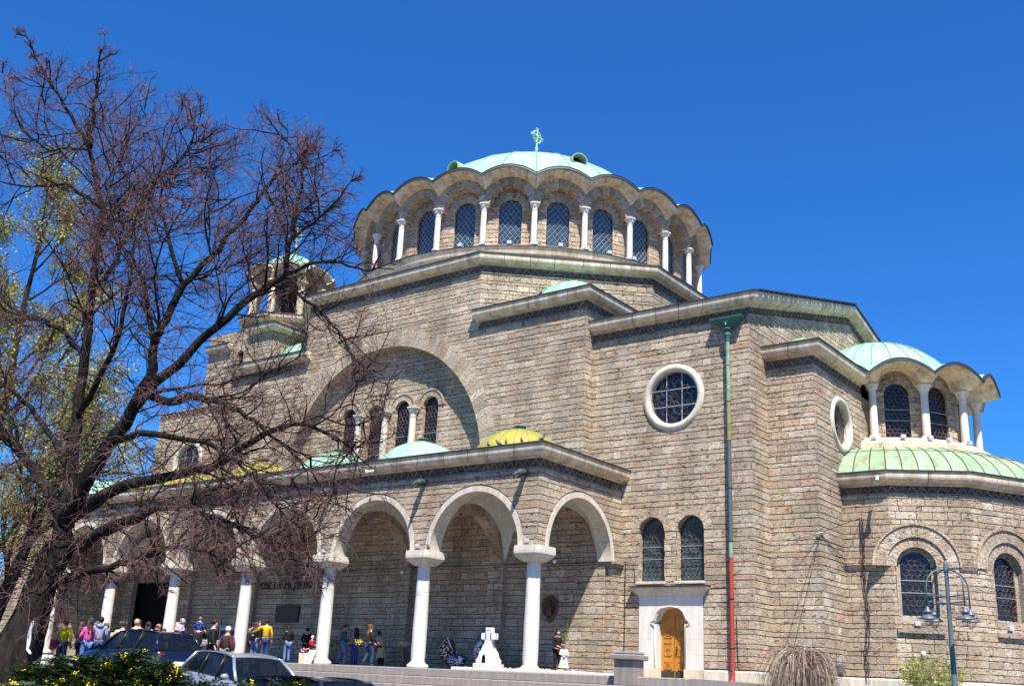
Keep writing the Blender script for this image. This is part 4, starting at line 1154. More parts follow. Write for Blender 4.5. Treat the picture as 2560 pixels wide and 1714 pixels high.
# memorial
MX, MY = -2.2, .35
mem = thing('memorial_cross', 'white marble memorial cross on stepped base beside the corner column', 'memorial', (MX, MY, .06))
m = MB(); m.bevbox((-.46, -.36, 0), (.46, .36, .20), .012); m.bevbox((-.37, -.30, .2), (.37, .30, .36), .012)
m.loft([[(-a, -b_, z), (a, -b_, z), (a, b_, z), (-a, b_, z)] for a, b_, z in ((.34, .28, .36), (.30, .25, .46), (.28, .24, .60), (.27, .23, .62), (.22, .20, .66), (.19, .18, .80), (.17, .16, .86), (.14, .13, .92))], True)
m.build('stepped_base', 'marble_white', mem)
m = MB(); m.hexa([(x*w_, y*.10, z) for z, w_ in ((.88, .16), (1.52, .13)) for x, y in ((-1, -1), (1, -1), (1, 1), (-1, 1))])
for s_ in (-1, 1): m.hexa([(s_*.10, -.1, 1.06), (s_*.33, -.1, 1.09), (s_*.33, .1, 1.09), (s_*.10, .1, 1.06), (s_*.10, -.1, 1.33), (s_*.33, -.1, 1.30), (s_*.33, .1, 1.30), (s_*.10, .1, 1.33)])
m.build('cross', 'marble_white', mem)
m = MB(); m.add([(x, -.33-.004 if z < .36 else -.315, z) for x, z in ((-.09, .22), (.09, .22), (.09, .42), (.06, .5), (0, .53), (-.06, .5), (-.09, .42))], [tuple(range(7))]); 
m.v = [(x, -.306, z) for x, _, z in m.v]; m.build('lantern_niche', 'dark_void', mem)
# kerbed flower bed
bed = thing('flower_bed', 'low white kerb of a flower bed round the corner column', 'flower bed', (0, 0, 0))
m = MB(); m.bevbox((-3.2, -.62, -.004), (2.55, -.50, .10), .01); m.build('kerb', 'marble', bed)
m = MB(); m.bevbox((2.43, -.50, -.004), (2.55, 3.2, .10), .01); m.build('kerb', 'marble', bed)
m = MB(); m.bevbox((-3.2, -.50, -.004), (-3.08, 3.2, .10), .01); m.build('kerb', 'marble', bed)
m = MB(); m.box((-3.07, -.49, 0), (2.42, 3.2, .06)); m.build('soil', 'timber', bed)
lf = MB()
for i in range(900):
    x, y = rng.uniform(-2.9, 2.3), rng.uniform(-.45, 3.0); a = rng.uniform(0, 6.28); l_ = rng.uniform(.05, .12); h_ = rng.uniform(.04, .12)
    d = Vector((math.cos(a), math.sin(a), 0)); n_ = Vector((-d.y, d.x, 0))*.02; p0 = Vector((x, y, .06))
    lf.add([p0-n_, p0+n_, p0+d*l_+Vector((0, 0, h_))], [(0, 1, 2)])
lf.build('leaves', 'leaf_dark', bed, kind='stuff')
for mt, cnt in (('yellow_petal', 26), ('violet_petal', 20), ('pink_petal', 16), ('white_petal', 12)):
    fl = MB()
    for i in range(cnt):
        x, y = rng.uniform(-2.0, 2.2), rng.uniform(-.42, .5); fl.lathe([(.001, .02), (.045, .0), (.05, .02), (.001, .05)], 7, (x, y, .10))
    fl.build('flowers', mt, bed, kind='stuff')
# wreaths on stands, posies
def wreath(label, loc, w_, h_, ribbon, petals, tilt=.2):
    t_ = thing('wreath', label, 'wreath', loc)
    lf_ = MB(); fl_ = {k: MB() for k in petals}
    for i in range(420):
        a = rng.uniform(0, 6.28); r = math.sqrt(rng.random()); x, z = w_*r*math.cos(a), h_*r*math.sin(a)*(1.15 if math.sin(a) > 0 else 1); y = -.10*(1-r*r)+tilt*z
        p0 = Vector((x, y, z+h_+.35)); d = Vector((rng.uniform(-1, 1), rng.uniform(-1, .2), rng.uniform(-1, 1))).normalized()*.11; n_ = d.orthogonal().normalized()*.03
        lf_.add([p0-n_, p0+n_, p0+d], [(0, 1, 2)])
    for i in range(70):
        a = rng.uniform(0, 6.28); r = math.sqrt(rng.random())*.92; x, z = w_*r*math.cos(a), h_*r*math.sin(a); k = rng.choice(petals)
        fl_[k].lathe([(.001, -.03), (.05, -.01), (.055, .02), (.001, .05)], 8, (x, -.12*(1-r*r)-.06+tilt*z, z+h_+.35))
    lf_.build('greenery', 'leaf_dark', t_, kind='stuff')
    for k in petals: fl_[k].build('blossoms', k, t_, kind='stuff')
    s_ = MB()
    for x in (-.2, .2): s_.tube([(x*.6, .05, h_+.5), (x*1.4, -.12, 0)], .012, 4)
    s_.tube([(0, .05, h_+.5), (0, .45, 0)], .012, 4); s_.build('stand', 'iron', t_)
    if ribbon:
        r_ = MB()
        for sg in (1, -1):
            pts = [Vector((sg*(.01+u*(w_+.05)), -.22+tilt*h_*(1-u), 2*h_+.47-u*(h_*1.25))) for u in (0, .25, .5, .75, 1)]
            r_.loft([[tuple(q+Vector((-.035, 0, -.01))), tuple(q+Vector((.035, -.01*i, .01)))] for i, q in enumerate(pts)], closed=False)
        r_.build('ribbon', ribbon, t_)
    return t_
wreath('tall wreath of red and white flowers with white ribbon against the dark wall', (-7.0, 3.6, 0), .40, .44, 'white_ribbon', ['red_petal', 'white_petal'])
wreath('wreath of white flowers behind the white marble memorial cross', (-5.2, 3.6, 0), .34, .50, 'blue_ribbon', ['white_petal', 'white_ribbon'])
wreath('small bouquet of white flowers with blue ribbon right of the red-and-white wreath', (-6.3, 3.2, -.15), .26, .20, 'blue_ribbon', ['white_petal', 'blue_ribbon'])
wreath('small blue and white bouquet just left of the white flower wreath', (-5.85, 3.1, -.15), .24, .20, 'blue_ribbon', ['white_petal', 'blue_ribbon'])
# stone posts of the stairs
def post(label, loc, w_, mat_, h_=.78):
    t_ = thing('stone_post', label, 'stone post', loc)
    m_ = MB(); m_.bevbox((-w_*.44, -w_*.44, 0), (w_*.44, w_*.44, h_), .02); m_.build('shaft', mat_, t_)
    m_ = MB(); m_.bevbox((-w_*.58, -w_*.58, h_), (w_*.58, w_*.58, h_+.17), .03); m_.build('cap', mat_, t_)
    m_ = MB(); m_.bevbox((-w_*.45, -w_*.45, h_+.17), (w_*.45, w_*.45, h_+.27), .03); m_.build('top_slab', mat_, t_)
post('grey granite stair post in front of the side door', (4.75, -.98, -.3), .80, 'granite_dark', .80)
post('weathered pale stone post standing among the crowd', (-16.65, -1.25, -.4), 1.05, 'granite', .95)
# four-armed street lamp
LX, LY = 17.0, -8.15
lamp = thing('street_lamp', 'grey street lamp with four curved arms and hanging shades', 'street lamp', (LX, LY, gz(LX, LY)))
zt_ = 2.49-gz(LX, LY)
m = MB(); m.lathe([(.09, 0), (.09, .5), (.06, .6), (.045, zt_-1.0), (.04, zt_-.12)], 14); m.build('pole', 'lamp_grey', lamp, True)
m = MB(); m.lathe([(.055, zt_-.2), (.06, zt_-.12), (.045, zt_-.08), (.05, zt_-.03), (.02, zt_+.02), (.001, zt_+.04)], 12); m.build('finial', 'lamp_grey', lamp, True)
for k in range(4):
    a = R(38+14)+k*pi/2; d = Vector((math.cos(a), math.sin(a), 0))
    pts = [d*.04+Vector((0, 0, zt_-.17))]+[d*(.52-.48*math.cos(q)*1.0 if False else .04+.48*math.sin(q))+Vector((0, 0, zt_-.55+.40*math.cos(q)-.0)) for q in [i*pi/2/8 for i in range(1, 9)]]+[d*.525+Vector((0, 0, zt_-.95))]
    m = MB(); m.tube(pts, .017, 8); arm = m.build('arm', 'lamp_grey', lamp, True)
    for zz in (zt_-.72, zt_-.86):
        m = MB(); m.tube([d*.04+Vector((0, 0, zz)), d*.52+Vector((0, 0, zz))], .013, 6); m.build('brace', 'lamp_grey', lamp)
    c_ = (d.x*.525, d.y*.525, zt_-1.22)
    m = MB(); m.lathe([(.018, .26), (.035, .24), (.05, .20), (.085, .165), (.09, .14), (.065, .13), (.065, .09), (.19, .02), (.195, .0), (.185, .005), (.06, .075)], 18, c_); sh = sharp(m.build('lamp_shade', 'lamp_grey', lamp), 50)
    m = MB()
    for j in range(4):
        b_ = j*pi/4; m.tube([(c_[0]+math.cos(b_)*.085*math.cos(q), c_[1]+math.sin(b_)*.085*math.cos(q), c_[2]-.02-.12*math.sin(q)) for q in [pi*i/8 for i in range(9)]], .004, 3)
    m.build('wire_cage', 'lamp_grey', sh)
# horn loudspeakers, floodlights, camera
def horn(label, loc, d):
    t_ = thing('loudspeaker', label, 'loudspeaker', loc); d = Vector(d).normalized(); e1 = d.orthogonal().normalized(); e2 = d.cross(e1)
    cc = lambda s_, r: [tuple(d*s_+(e1*math.cos(2*pi*j/16)+e2*math.sin(2*pi*j/16))*r) for j in range(16)]
    m_ = MB(); m_.loft([cc(-.18, .02), cc(-.18, .06), cc(-.06, .065), cc(-.02, .05), cc(.1, .08), cc(.18, .13), cc(.2, .15), cc(.17, .125), cc(0, .03)]); m_.build('bell', 'cream_plastic', t_, True)
    m_ = MB(); m_.tube([(0, 0, 0), tuple(Vector((0, 0, .18))-d*.12), tuple(Vector((0, .12, .22))-d*.25)], .015, 5); m_.build('bracket', 'iron', t_)
horn('cream horn loudspeaker under the eave of the apse', (9.95, 8.85, 7.86), (.15, -.6, -.75))
horn('cream horn loudspeaker on the portico eave above the arcade', (-8.1, -.95, 7.80), (-.55, -.8, -.2))
FL = [0]
def flood(label, loc, a, s_=.2, group='small grey floodlights'):
    t_ = thing('floodlight', label, 'floodlight', loc, a, group)
    m_ = MB(); m_.bevbox((-s_*.5, -s_*.6, .06), (s_*.5, s_*.6, .06+s_), .015); m_.build('housing', 'floodlight', t_)
    m_ = MB(); m_.tube([(-.02, -s_*.6, .1), (-.02, -s_*.6, -.04), (-.02, s_*.6, -.04), (-.02, s_*.6, .1)], .01, 4); m_.build('yoke', 'iron', t_)
names = ['leftmost', 'second', 'third', 'fourth', 'fifth', 'sixth', 'seventh', 'rightmost']
for nm, a in zip(names, (-73.5, -66.8, -59.2, -51.9, -44.9, -37.3, -30.5, -22.3)):
    flood('%s small grey floodlight from the left at the foot of the main drum' % nm, (XC+10.75*math.cos(R(a)), YC+10.75*math.sin(R(a)), 21.36), R(a), .19)
for nm, a in zip(['leftmost', 'second', 'middle', 'fourth', 'rightmost'], (-75.2, -60.6, -46.8, -36, -22.3)):
    flood('%s small grey floodlight from the left below the upper apse columns' % nm, (AX+4.75*math.cos(R(a)), AY+4.75*math.sin(R(a)), 10.27), R(a), .17)
pB, _ = planeP(PA[1], PA[2]); pC, _ = planeP(PA[2], PA[3])
flood('grey floodlight on the sill of the left apse window', (*pB(.80, 0, .04)[:2], 2.32), R(-60), .16)
flood('grey floodlight on the sill of the right apse window', (*pC(1.55, 0, .04)[:2], 2.32), R(-30), .18)
for k, nm in enumerate(('corner column', 'second column from the corner', 'third column from the corner', 'fourth column from the corner')):
    flood('grey floodlight on the capital of the %s of the arcade' % nm, (-SP*k-.05, -.46, 4.53), R(-90), .13)
t_ = thing('security_camera', 'white dome security camera on the apse wall below the left window', 'camera', pB(.93, 1.38, 0))
m = MB(); m.lathe([(.001, -.12), (.06, -.10), (.085, -.03), (.085, .05), (.05, .09), (.001, .1)], 14); m.v = [(x+.06, y-.10, z) for x, y, z in m.v]; m.build('dome', 'paper', t_, True)
m = MB(); m.box((-.02, -.1, .06), (.06, .02, .10)); m.build('bracket', 'paper', t_)
# pigeons
def pigeon(label, loc, a, lean=0.):
    t_ = thing('pigeon', label, 'pigeon', loc, a, 'pigeons on the church')
    m_ = MB(); m_.tube([(-.16, 0, .05), (-.08, 0, .08), (0, 0, .11), (.06, 0, .15), (.085, 0, .20), (.09, 0, .235), (.095, 0, .26)], [.012, .045, .062, .05, .032, .032, .012], 8); m_.build('body', 'pigeon', t_, True)
    m_ = MB(); m_.tube([(.115, 0, .24), (.15, 0, .232)], [.012, .003], 5); m_.build('beak', 'iron', t_)
    m_ = MB()
    for s_ in (-1, 1): m_.tube([(.01, s_*.02, .07), (.01, s_*.02, 0)], .006, 4)
    m_.build('legs', 'red_petal', t_)
for (x, y, z), lb, a in (((-1.93, -.70, 8.31), 'leftmost pigeon on the portico eave by the yellow dome', 2.6), ((-1.42, -.70, 8.31), 'pigeon with lowered head, second from left on the portico eave', 3.4), ((-1.06, -.70, 8.31), 'third pigeon from left on the portico eave before the yellow dome', 2.2), ((-.30, -.70, 8.31), 'fourth pigeon from left, near the portico eave corner', 2.5), ((.62, -.66, 8.31), 'rightmost pigeon standing on the portico eave corner', 1.2), ((-4.95, -.42, 4.5), 'pigeon perched on the capital of the second column from the corner', 2.8), ((-3.55, 4.52, 16.68), 'dark pigeon on the eave before the small copper bay dome', 1.9)):
    pigeon(lb, (x, y, z), a)
# cables
def cable(label, pts, r=.014, sag=0., cat='cable'):
    if sag:
        a, b_ = Vector(pts[0]), Vector(pts[-1]); pts = [a.lerp(b_, i/12)+Vector((0, 0, -sag*4*(i/12)*(1-i/12))) for i in range(13)]
    m_ = MB(); m_.tube(pts, r, 4); return thingm(m_, 'cable', label, cat, 'cable')
def wig(pts, k=.04, n=6):
    o_ = []
    for a, b_ in zip(pts[:-1], pts[1:]):
        for i in range(n): o_.append(Vector(a).lerp(Vector(b_), i/n)+Vector((rng.uniform(-k, k), 0, rng.uniform(-k, k))))
    return o_+[Vector(pts[-1])]
for i, dx in enumerate((0., .06, -.05)):
    cable(['thick black cable hanging down the wall left of the apse window', 'right strand of the black cables hanging beside the apse corner', 'left strand of the black cables hanging beside the apse corner'][i], wig([(9.04+dx, 9.44, 6.5), (9.0+dx*1.5, 9.44, 4.9), (9.0, 9.38, 4.7), (9.02+dx, 9.43, 4.3), (9.1+dx, 9.43, 2.6), (8.95+dx, 9.43, 1.3), (8.92+dx, 9.43, .2)]), .014)
cable('cable looping from the wall bracket to the apse corner', [(8.30, 7.03, 5.6), (9.04, 9.42, 6.5)], .012)
cable('cable dropping from the wall bracket into the corner of the apse', [(8.30, 7.05, 5.55), (8.33, 9.42, 4.6)], .012)
cable('upper wire from the drainpipe to the wall bracket', [(5.55, 5.25, 4.80), (8.28, 7.0, 5.58)], .008, .05)
cable('lower wire from the drainpipe to the wall bracket', [(5.55, 5.25, 4.36), (8.28, 7.0, 5.56)], .008, .05)
cable('long slanting wire from the wall bracket down towards the weeping shrub', [(8.28, 7.0, 5.52), (6.6, 6.95, 1.0)], .007)
cable('second slanting wire beside it from the wall bracket to the ground', [(8.29, 7.0, 5.52), (6.9, 6.95, .7)], .007)
cable('cable along the wall from the portico to the drainpipe above the door', wig([(.45, 5.46, 4.5), (1.0, 5.45, 4.5), (1.1, 5.45, 3.6), (3.0, 5.13, 3.58), (4.3, 5.44, 3.55), (5.3, 5.42, 3.66)], .02), .010)
cable('thin black cable running down the wall beside the red drainpipe', wig([(5.52, 5.44, 2.4), (5.55, 5.44, .75), (5.65, 5.44, .6), (6.1, 5.42, .55)], .01), .012)
cable('dark vertical cable on the wall left of the stone door frame', wig([(.62, 5.45, 4.5), (.62, 5.45, .6)], .008), .014)
cable('upper wire strung between the arcade columns', [(-16.4, -.30, 4.35), (-5.5, -.30, 4.02), (0, -.30, 3.83)], .009)
cable('lower wire strung between the arcade columns', [(-10.9, -.32, 3.25), (-8, -.32, 2.98), (-5.46, -.30, 2.88), (0, -.30, 2.75)], .008)
cable('cable run along the wall inside the portico', wig([(-15.2, 4.80, 4.5), (-9.5, 4.8, 4.55), (-.4, 4.8, 4.5)], .02, 10), .02)
m = MB(); m.tube([(8.15, 7.0, 5.57), (8.42, 6.95, 5.61)], .022, 6); thingm(m, 'wall_bracket', 'pale metal cable bracket at the corner of the east bay', 'bracket', 'paper')
for x, lb in ((-9.5, 'white globe light hanging in the arcade left of the second column'), (-1.2, 'small white globe light hanging in the end bay of the arcade')):
    t_ = thing('globe_light', lb, 'light', (x, 3.0, 4.1 if x < -5 else 4.33))
    m = MB(); m.lathe([(.001, -.08), (.06, -.05), (.08, 0), (.06, .05), (.001, .08)], 12); m.build('globe', 'paper', t_, True)
    m = MB(); m.tube([(0, 0, .08), (0, 0, 3.2)], .006, 4); m.build('cord', 'iron', t_)
m = MB(); m.bevbox((8.29, 8.1, .55), (8.36, 8.7, .85), .01); thingm(m, 'wall_vent', 'dark grey vent box low on the bay wall behind the weeping shrub', 'vent', 'lamp_grey')
# candle stands, buckets, bags by the columns
for k, (x, y, lb) in enumerate(((-12.6, 3.6, 'candle stand with thin candles in the shade behind the third column'), (-14.6, 3.7, 'candle stand with thin candles behind the crowd in the arcade'), (-9.6, 3.6, 'brass candle stand left of the second column'))):
    t_ = thing('candle_stand', lb, 'candle stand', (x, y, 0))
    m = MB(); m.lathe([(.28, 0), (.25, .03), (.03, .08), (.025, .85), (.3, .9), (.32, .94), (.3, .96)], 14); m.build('stand', 'brass' if k == 2 else 'iron', t_, True)
    m = MB()
    for i in range(26): a = rng.uniform(0, 6.28); r = .27*math.sqrt(rng.random()); m.tube([(r*math.cos(a), r*math.sin(a), .94), (r*math.cos(a), r*math.sin(a), .94+rng.uniform(.12, .26))], .006, 4)
    m.build('candles', 'wax', t_, kind='stuff')
for x, y, lb in ((-13.0, 1.2, 'brass bin between the crowd and the third column'), (-12.3, 1.0, 'brass bin just left of the third column')):
    m = MB(); m.lathe([(0, 0), (.16, 0), (.17, .5), (.15, .5), (.14, .05)], 14, (x, y, 0)); thingm(m, 'brass_bin', lb, 'bin', 'brass', True)
t_ = thing('paper_bag', 'cream paper bag with flowers at the foot of the third column', 'bag', (-11.35, -.62, 0))
m = MB(); m.loft([[(-.17, -.09, 0), (.17, -.09, 0), (.17, .09, 0), (-.17, .09, 0)], [(-.19, -.10, .42), (.19, -.10, .42), (.19, .10, .42), (-.19, .10, .42)]], False); m.build('bag', 'wax', t_)
m = MB()
for i in range(14): m.lathe([(.001, -.03), (.05, 0), (.001, .05)], 7, (rng.uniform(-.2, .2), rng.uniform(-.1, .1), rng.uniform(.42, .6)))
m.build('flowers', 'pink_petal', t_, kind='stuff')
t_ = thing('notice_sign', 'white printed sign leaning against the base of the third column', 'sign', (-10.98, -.60, 0))
m = MB(); m.hexa([(-.2, -.12, 0), (.2, -.12, 0), (.2, -.09, 0), (-.2, -.09, 0), (-.2, .12, .55), (.2, .12, .55), (.2, .15, .55), (-.2, .15, .55)]); m.build('board', 'paper', t_)
m = MB(); m.hexa([(-.13, -.055, .12), (.13, -.055, .12), (.13, -.05, .12), (-.13, -.05, .12), (-.13, .062, .40), (.13, .062, .40), (.13, .067, .40), (-.13, .067, .40)]); m.build('print', 'white_ribbon', t_)
# ------------------------------------------------------------------ trees and shrubs
def mat_bark(name, base, sc=9.):
    m, t, b = nodes(name, .95, .1); v = coord(t)
    q = noise(t, v, 1, 5, .65, (sc, sc, sc*.22))
    c = mul(t, tuple(base), ramp(t, q, [(.3, .35), (.7, 1.6)])); t.links.new(c, b.inputs['Base Color']); bump(t, b, q, 1., .06)
mat_bark('bark_dark', (.020, .0165, .0145)); mat_bark('bark_twig', (.17, .095, .090), 30); mat_bark('bark_pale', (.36, .29, .22), 30)
def mat_leaf(name, base, trans=.35):
    m, t, b = nodes(name, .5, .4); v = coord(t)
    c = mul(t, tuple(base), ramp(t, noise(t, v, 2.5, 3), [(.3, .6), (.7, 1.35)])); t.links.new(c, b.inputs['Base Color'])
    tr = N(t, 'BsdfTranslucent'); t.links.new(c, tr.inputs[0]); mx = N(t, 'MixShader'); mx.inputs[0].default_value = trans
    t.links.new(b.outputs[0], mx.inputs[1]); t.links.new(tr.outputs[0], mx.inputs[2]); t.links.new(mx.outputs[0], t.nodes['Material Output'].inputs[0])
mat_leaf('leaf_spring', (.27, .27, .045)); mat_leaf('leaf_mahonia', (.024, .045, .012), .12); mat_leaf('leaf_lime', (.24, .27, .03))
LIMBS = [
    [(5.92, -22.8, -1.4, 0.6), (5.98, -22.71, -0.8, 0.5), (6.04, -22.62, -0.22, 0.4), (6.1, -22.51, 0.3, 0.3), (6.13, -22.45, 0.84, 0.27), (6.18, -22.36, 1.18, 0.28), (6.2, -22.26, 1.5, 0.30)],
    [(6.15, -22.21, 1.43, 0.3), (6.05, -22.19, 2.44, 0.22), (5.84, -22.16, 3.74, 0.17), (5.62, -22.13, 5.12, 0.15), (5.41, -22.09, 6.23, 0.13), (5.3, -22.1, 7.35, 0.115), (5.2, -22.06, 8.14, 0.1), (5.11, -22.23, 8.67, 0.09), (4.91, -22.4, 9.38, 0.075), (4.6, -22.79, 10.14, 0.06), (4.33, -23.12, 10.67, 0.045), (4.06, -23.47, 11.29, 0.03), (3.84, -23.72, 11.96, 0.012)],
    [(4.91, -22.4, 9.38, 0.06), (5.07, -22.52, 9.92, 0.05), (5.15, -22.59, 10.47, 0.045), (5.2, -22.7, 11.1, 0.03), (5.29, -22.74, 11.76, 0.012)],
    [(5.3, -22.1, 7.35, 0.08), (5.74, -22.12, 7.98, 0.07), (6.04, -22.0, 8.33, 0.06), (6.4, -21.79, 8.51, 0.05), (6.75, -21.6, 8.88, 0.04), (6.97, -21.44, 9.47, 0.025), (7.05, -21.51, 10.1, 0.012)],
    [(5.2, -22.06, 8.14, 0.07), (4.79, -22.2, 8.47, 0.06), (4.31, -22.46, 8.78, 0.05), (3.84, -22.75, 8.73, 0.04), (3.24, -23.09, 8.79, 0.03), (2.61, -23.53, 8.97, 0.015)],
    [(5.41, -22.09, 6.23, 0.09), (6.14, -22.23, 6.57, 0.08), (6.59, -22.26, 7.18, 0.07), (6.85, -22.21, 7.76, 0.055), (7.02, -22.11, 8.4, 0.04), (7.16, -22.08, 9.11, 0.025), (7.33, -21.99, 9.86, 0.012)],
    [(4.91, -22.4, 9.38, 0.045), (4.47, -22.59, 9.47, 0.04), (4.03, -22.81, 9.45, 0.03), (3.62, -23.22, 9.83, 0.02), (3.33, -23.62, 10.74, 0.01)],
    [(6.15, -22.21, 1.81, 0.27), (6.67, -22.32, 2.45, 0.24), (7.07, -22.23, 3.12, 0.21), (7.39, -22.08, 3.74, 0.19), (7.68, -21.99, 4.36, 0.16), (7.75, -22.08, 4.81, 0.13), (7.91, -22.01, 5.37, 0.12), (8.1, -21.9, 6.03, 0.105), (8.4, -21.64, 6.57, 0.09), (8.7, -21.39, 7.2, 0.075), (8.97, -21.19, 7.74, 0.06), (9.2, -21.06, 8.27, 0.04), (9.34, -21.04, 8.78, 0.02)],
    [(7.75, -22.08, 4.81, 0.1), (7.41, -22.06, 5.53, 0.085), (7.15, -22.08, 6.16, 0.07), (6.82, -22.25, 6.77, 0.055), (6.47, -22.45, 7.13, 0.04), (6.13, -22.66, 7.49, 0.02)],
    [(8.1, -21.9, 6.03, 0.08), (7.82, -21.96, 6.49, 0.07), (7.52, -22.06, 7.21, 0.055), (7.25, -22.11, 7.79, 0.04), (7.22, -21.98, 8.58, 0.025)],
    [(7.39, -22.08, 3.74, 0.16), (8.0, -22.06, 4.22, 0.145), (8.49, -21.86, 4.68, 0.13), (8.98, -21.68, 5.17, 0.12), (9.37, -21.49, 5.6, 0.11), (9.69, -21.23, 5.95, 0.1), (9.92, -21.11, 6.15, 0.09), (9.9, -21.13, 6.68, 0.075), (10.02, -21.15, 7.15, 0.06), (10.05, -21.11, 7.76, 0.045), (10.09, -21.21, 8.22, 0.03), (10.01, -21.32, 8.72, 0.012)],
    [(9.9, -21.13, 6.68, 0.05), (10.3, -21.12, 6.93, 0.045), (10.63, -21.04, 7.13, 0.04), (10.95, -20.97, 7.41, 0.03), (11.15, -20.9, 7.81, 0.012)],
    [(9.69, -21.23, 5.95, 0.06), (10.21, -21.07, 5.74, 0.055), (10.75, -20.9, 5.3, 0.045), (11.17, -20.73, 4.82, 0.035), (11.47, -20.56, 4.29, 0.02)],
    [(9.92, -21.11, 6.15, 0.06), (10.44, -20.95, 6.3, 0.05), (10.88, -20.75, 6.28, 0.04), (11.34, -20.55, 6.09, 0.03), (11.71, -20.31, 6.26, 0.012)],
    [(9.9, -21.13, 6.68, 0.05), (9.63, -21.16, 7.16, 0.04), (9.37, -21.32, 7.67, 0.03), (9.16, -21.44, 8.29, 0.015)],
    [(10.02, -21.15, 7.15, 0.04), (10.25, -21.03, 7.4, 0.03), (10.5, -20.88, 7.65, 0.02), (10.77, -20.72, 7.64, 0.01)],
    [(6.21, -22.11, 1.98, 0.2), (7.11, -22.15, 2.29, 0.18), (7.94, -21.97, 2.49, 0.15), (8.73, -21.69, 2.63, 0.13), (9.24, -21.49, 2.77, 0.12), (9.63, -21.31, 3.07, 0.1), (10.03, -21.13, 3.32, 0.085), (10.49, -20.89, 3.44, 0.06), (10.93, -20.69, 3.29, 0.045), (11.33, -20.56, 3.06, 0.03), (11.67, -20.35, 2.71, 0.012)],
    [(6.19, -22.15, 1.36, 0.22), (7.07, -22.23, 1.54, 0.2), (7.69, -22.17, 1.74, 0.17), (8.26, -22.02, 1.99, 0.15), (8.73, -21.86, 2.09, 0.13), (9.05, -21.75, 2.05, 0.12), (9.12, -21.67, 2.04, 0.11)],
    [(8.73, -21.86, 2.09, 0.07), (9.43, -21.74, 1.86, 0.06), (9.96, -21.54, 1.72, 0.05), (10.51, -21.34, 1.45, 0.035), (10.97, -21.11, 1.39, 0.015)],
    [(7.57, -21.99, 4.06, 0.13), (8.23, -21.89, 3.85, 0.12), (8.67, -21.78, 3.93, 0.11), (9.12, -21.66, 3.83, 0.1), (9.46, -21.54, 3.67, 0.085), (9.85, -21.36, 3.48, 0.06), (10.29, -21.13, 3.11, 0.045), (10.69, -20.97, 2.75, 0.03), (11.01, -20.91, 2.24, 0.012)],
    [(6.16, -22.19, 1.66, 0.2), (5.44, -22.26, 2.47, 0.17), (4.78, -22.43, 3.05, 0.14), (4.13, -22.6, 3.58, 0.11), (3.4, -22.98, 4.35, 0.07)],
    [(6.04, -22.2, 2.75, 0.12), (5.22, -22.24, 3.46, 0.1), (4.47, -22.37, 4.1, 0.08), (3.7, -22.57, 4.58, 0.06), (3.13, -22.86, 4.85, 0.03)],
    [(5.61, -22.14, 4.95, 0.1), (4.9, -22.19, 5.57, 0.085), (4.26, -22.34, 5.9, 0.07), (3.6, -22.55, 6.05, 0.05), (2.87, -22.94, 6.33, 0.03)],
    [(5.84, -22.16, 3.74, 0.1), (6.63, -22.38, 4.25, 0.09), (7.16, -22.47, 4.79, 0.08), (7.44, -22.58, 5.36, 0.065), (7.63, -22.64, 5.96, 0.05), (7.71, -22.72, 6.58, 0.03), (7.81, -22.74, 7.31, 0.012)],
    [(6.24, -22.26, 0.83, 0.14), (7.35, -22.53, 0.92, 0.12), (8.18, -22.51, 0.98, 0.1), (8.87, -22.37, 1.18, 0.08), (9.44, -22.24, 1.31, 0.06), (9.96, -22.04, 1.25, 0.04), (10.41, -21.78, 0.94, 0.015)],
    [(7.07, -22.23, 3.12, 0.12), (8.0, -22.24, 3.26, 0.1), (8.81, -22.1, 3.13, 0.085), (9.42, -21.93, 3.03, 0.07), (9.96, -21.7, 2.74, 0.05), (10.4, -21.47, 2.33, 0.035), (10.81, -21.29, 1.78, 0.015)],
]

vr = random.Random(11)
def rv3(): return Vector((vr.gauss(0, 1), vr.gauss(0, 1), vr.gauss(0, 1)))
ENV = [(-2.18, 12.43), (-1.83, 12.59), (-1.62, 12.83), (-1.5, 12.92), (-1.14, 12.75), (-0.84, 12.54), (-0.55, 12.93), (-0.33, 13.12), (-0.03, 12.83), (0.25, 12.44), (0.68, 11.96), (1.05, 12.02), (1.34, 12.14), (1.72, 11.52), (2.0, 11.21), (2.26, 11.36), (2.69, 11.45), (2.99, 11.61), (3.29, 11.96), (3.58, 11.62), (3.94, 11.39), (4.39, 11.07), (4.67, 10.35), (5.02, 9.65), (5.39, 9.32), (5.56, 8.79), (5.77, 7.57)]
LIM = [False]
def outside(p):      # outline of the old tree's crown: its height across the spread
    dd = 20.1-.616*p.x+.788*p.y; s_ = (p.x*.787+p.y*.616)*19.3/dd; z = 12.4
    for (a, za), (b, zb) in zip(ENV[:-1], ENV[1:]):
        if a <= s_ <= b: z = za+(zb-za)*(s_-a)/(b-a)
    if s_ > 5.85 or (p.z < 2.75+.25*vr.random() and s_ > .9): return True
    return p.z > (z-1.6)*dd/19.3+1.6+vr.gauss(-.12, .14)
def grow(p, d, L, r, n, bend, lift):
    """one shoot: list of points and radii"""
    pts = [p.copy()]; rad = [r]; s_ = L/n
    for i in range(n):
        d = (d+rv3()*bend+Vector((0, 0, lift))).normalized(); p = p+d*s_
        if LIM[0] and i > 0 and outside(p): break
        pts.append(p.copy()); rad.append(max(.002, r*(1-(i+1)/n*.75)))
    return pts, rad
def side(d, ang):
    a = d.orthogonal().normalized(); a.rotate(Matrix.Rotation(vr.uniform(0, 6.28), 3, d)); return (d*math.cos(ang)+a*math.sin(ang)).normalized()
def along(pts, t_):
    k = t_*(len(pts)-1); i = min(int(k), len(pts)-2); return pts[i].lerp(pts[i+1], k-i), (pts[i+1]-pts[i]).normalized()
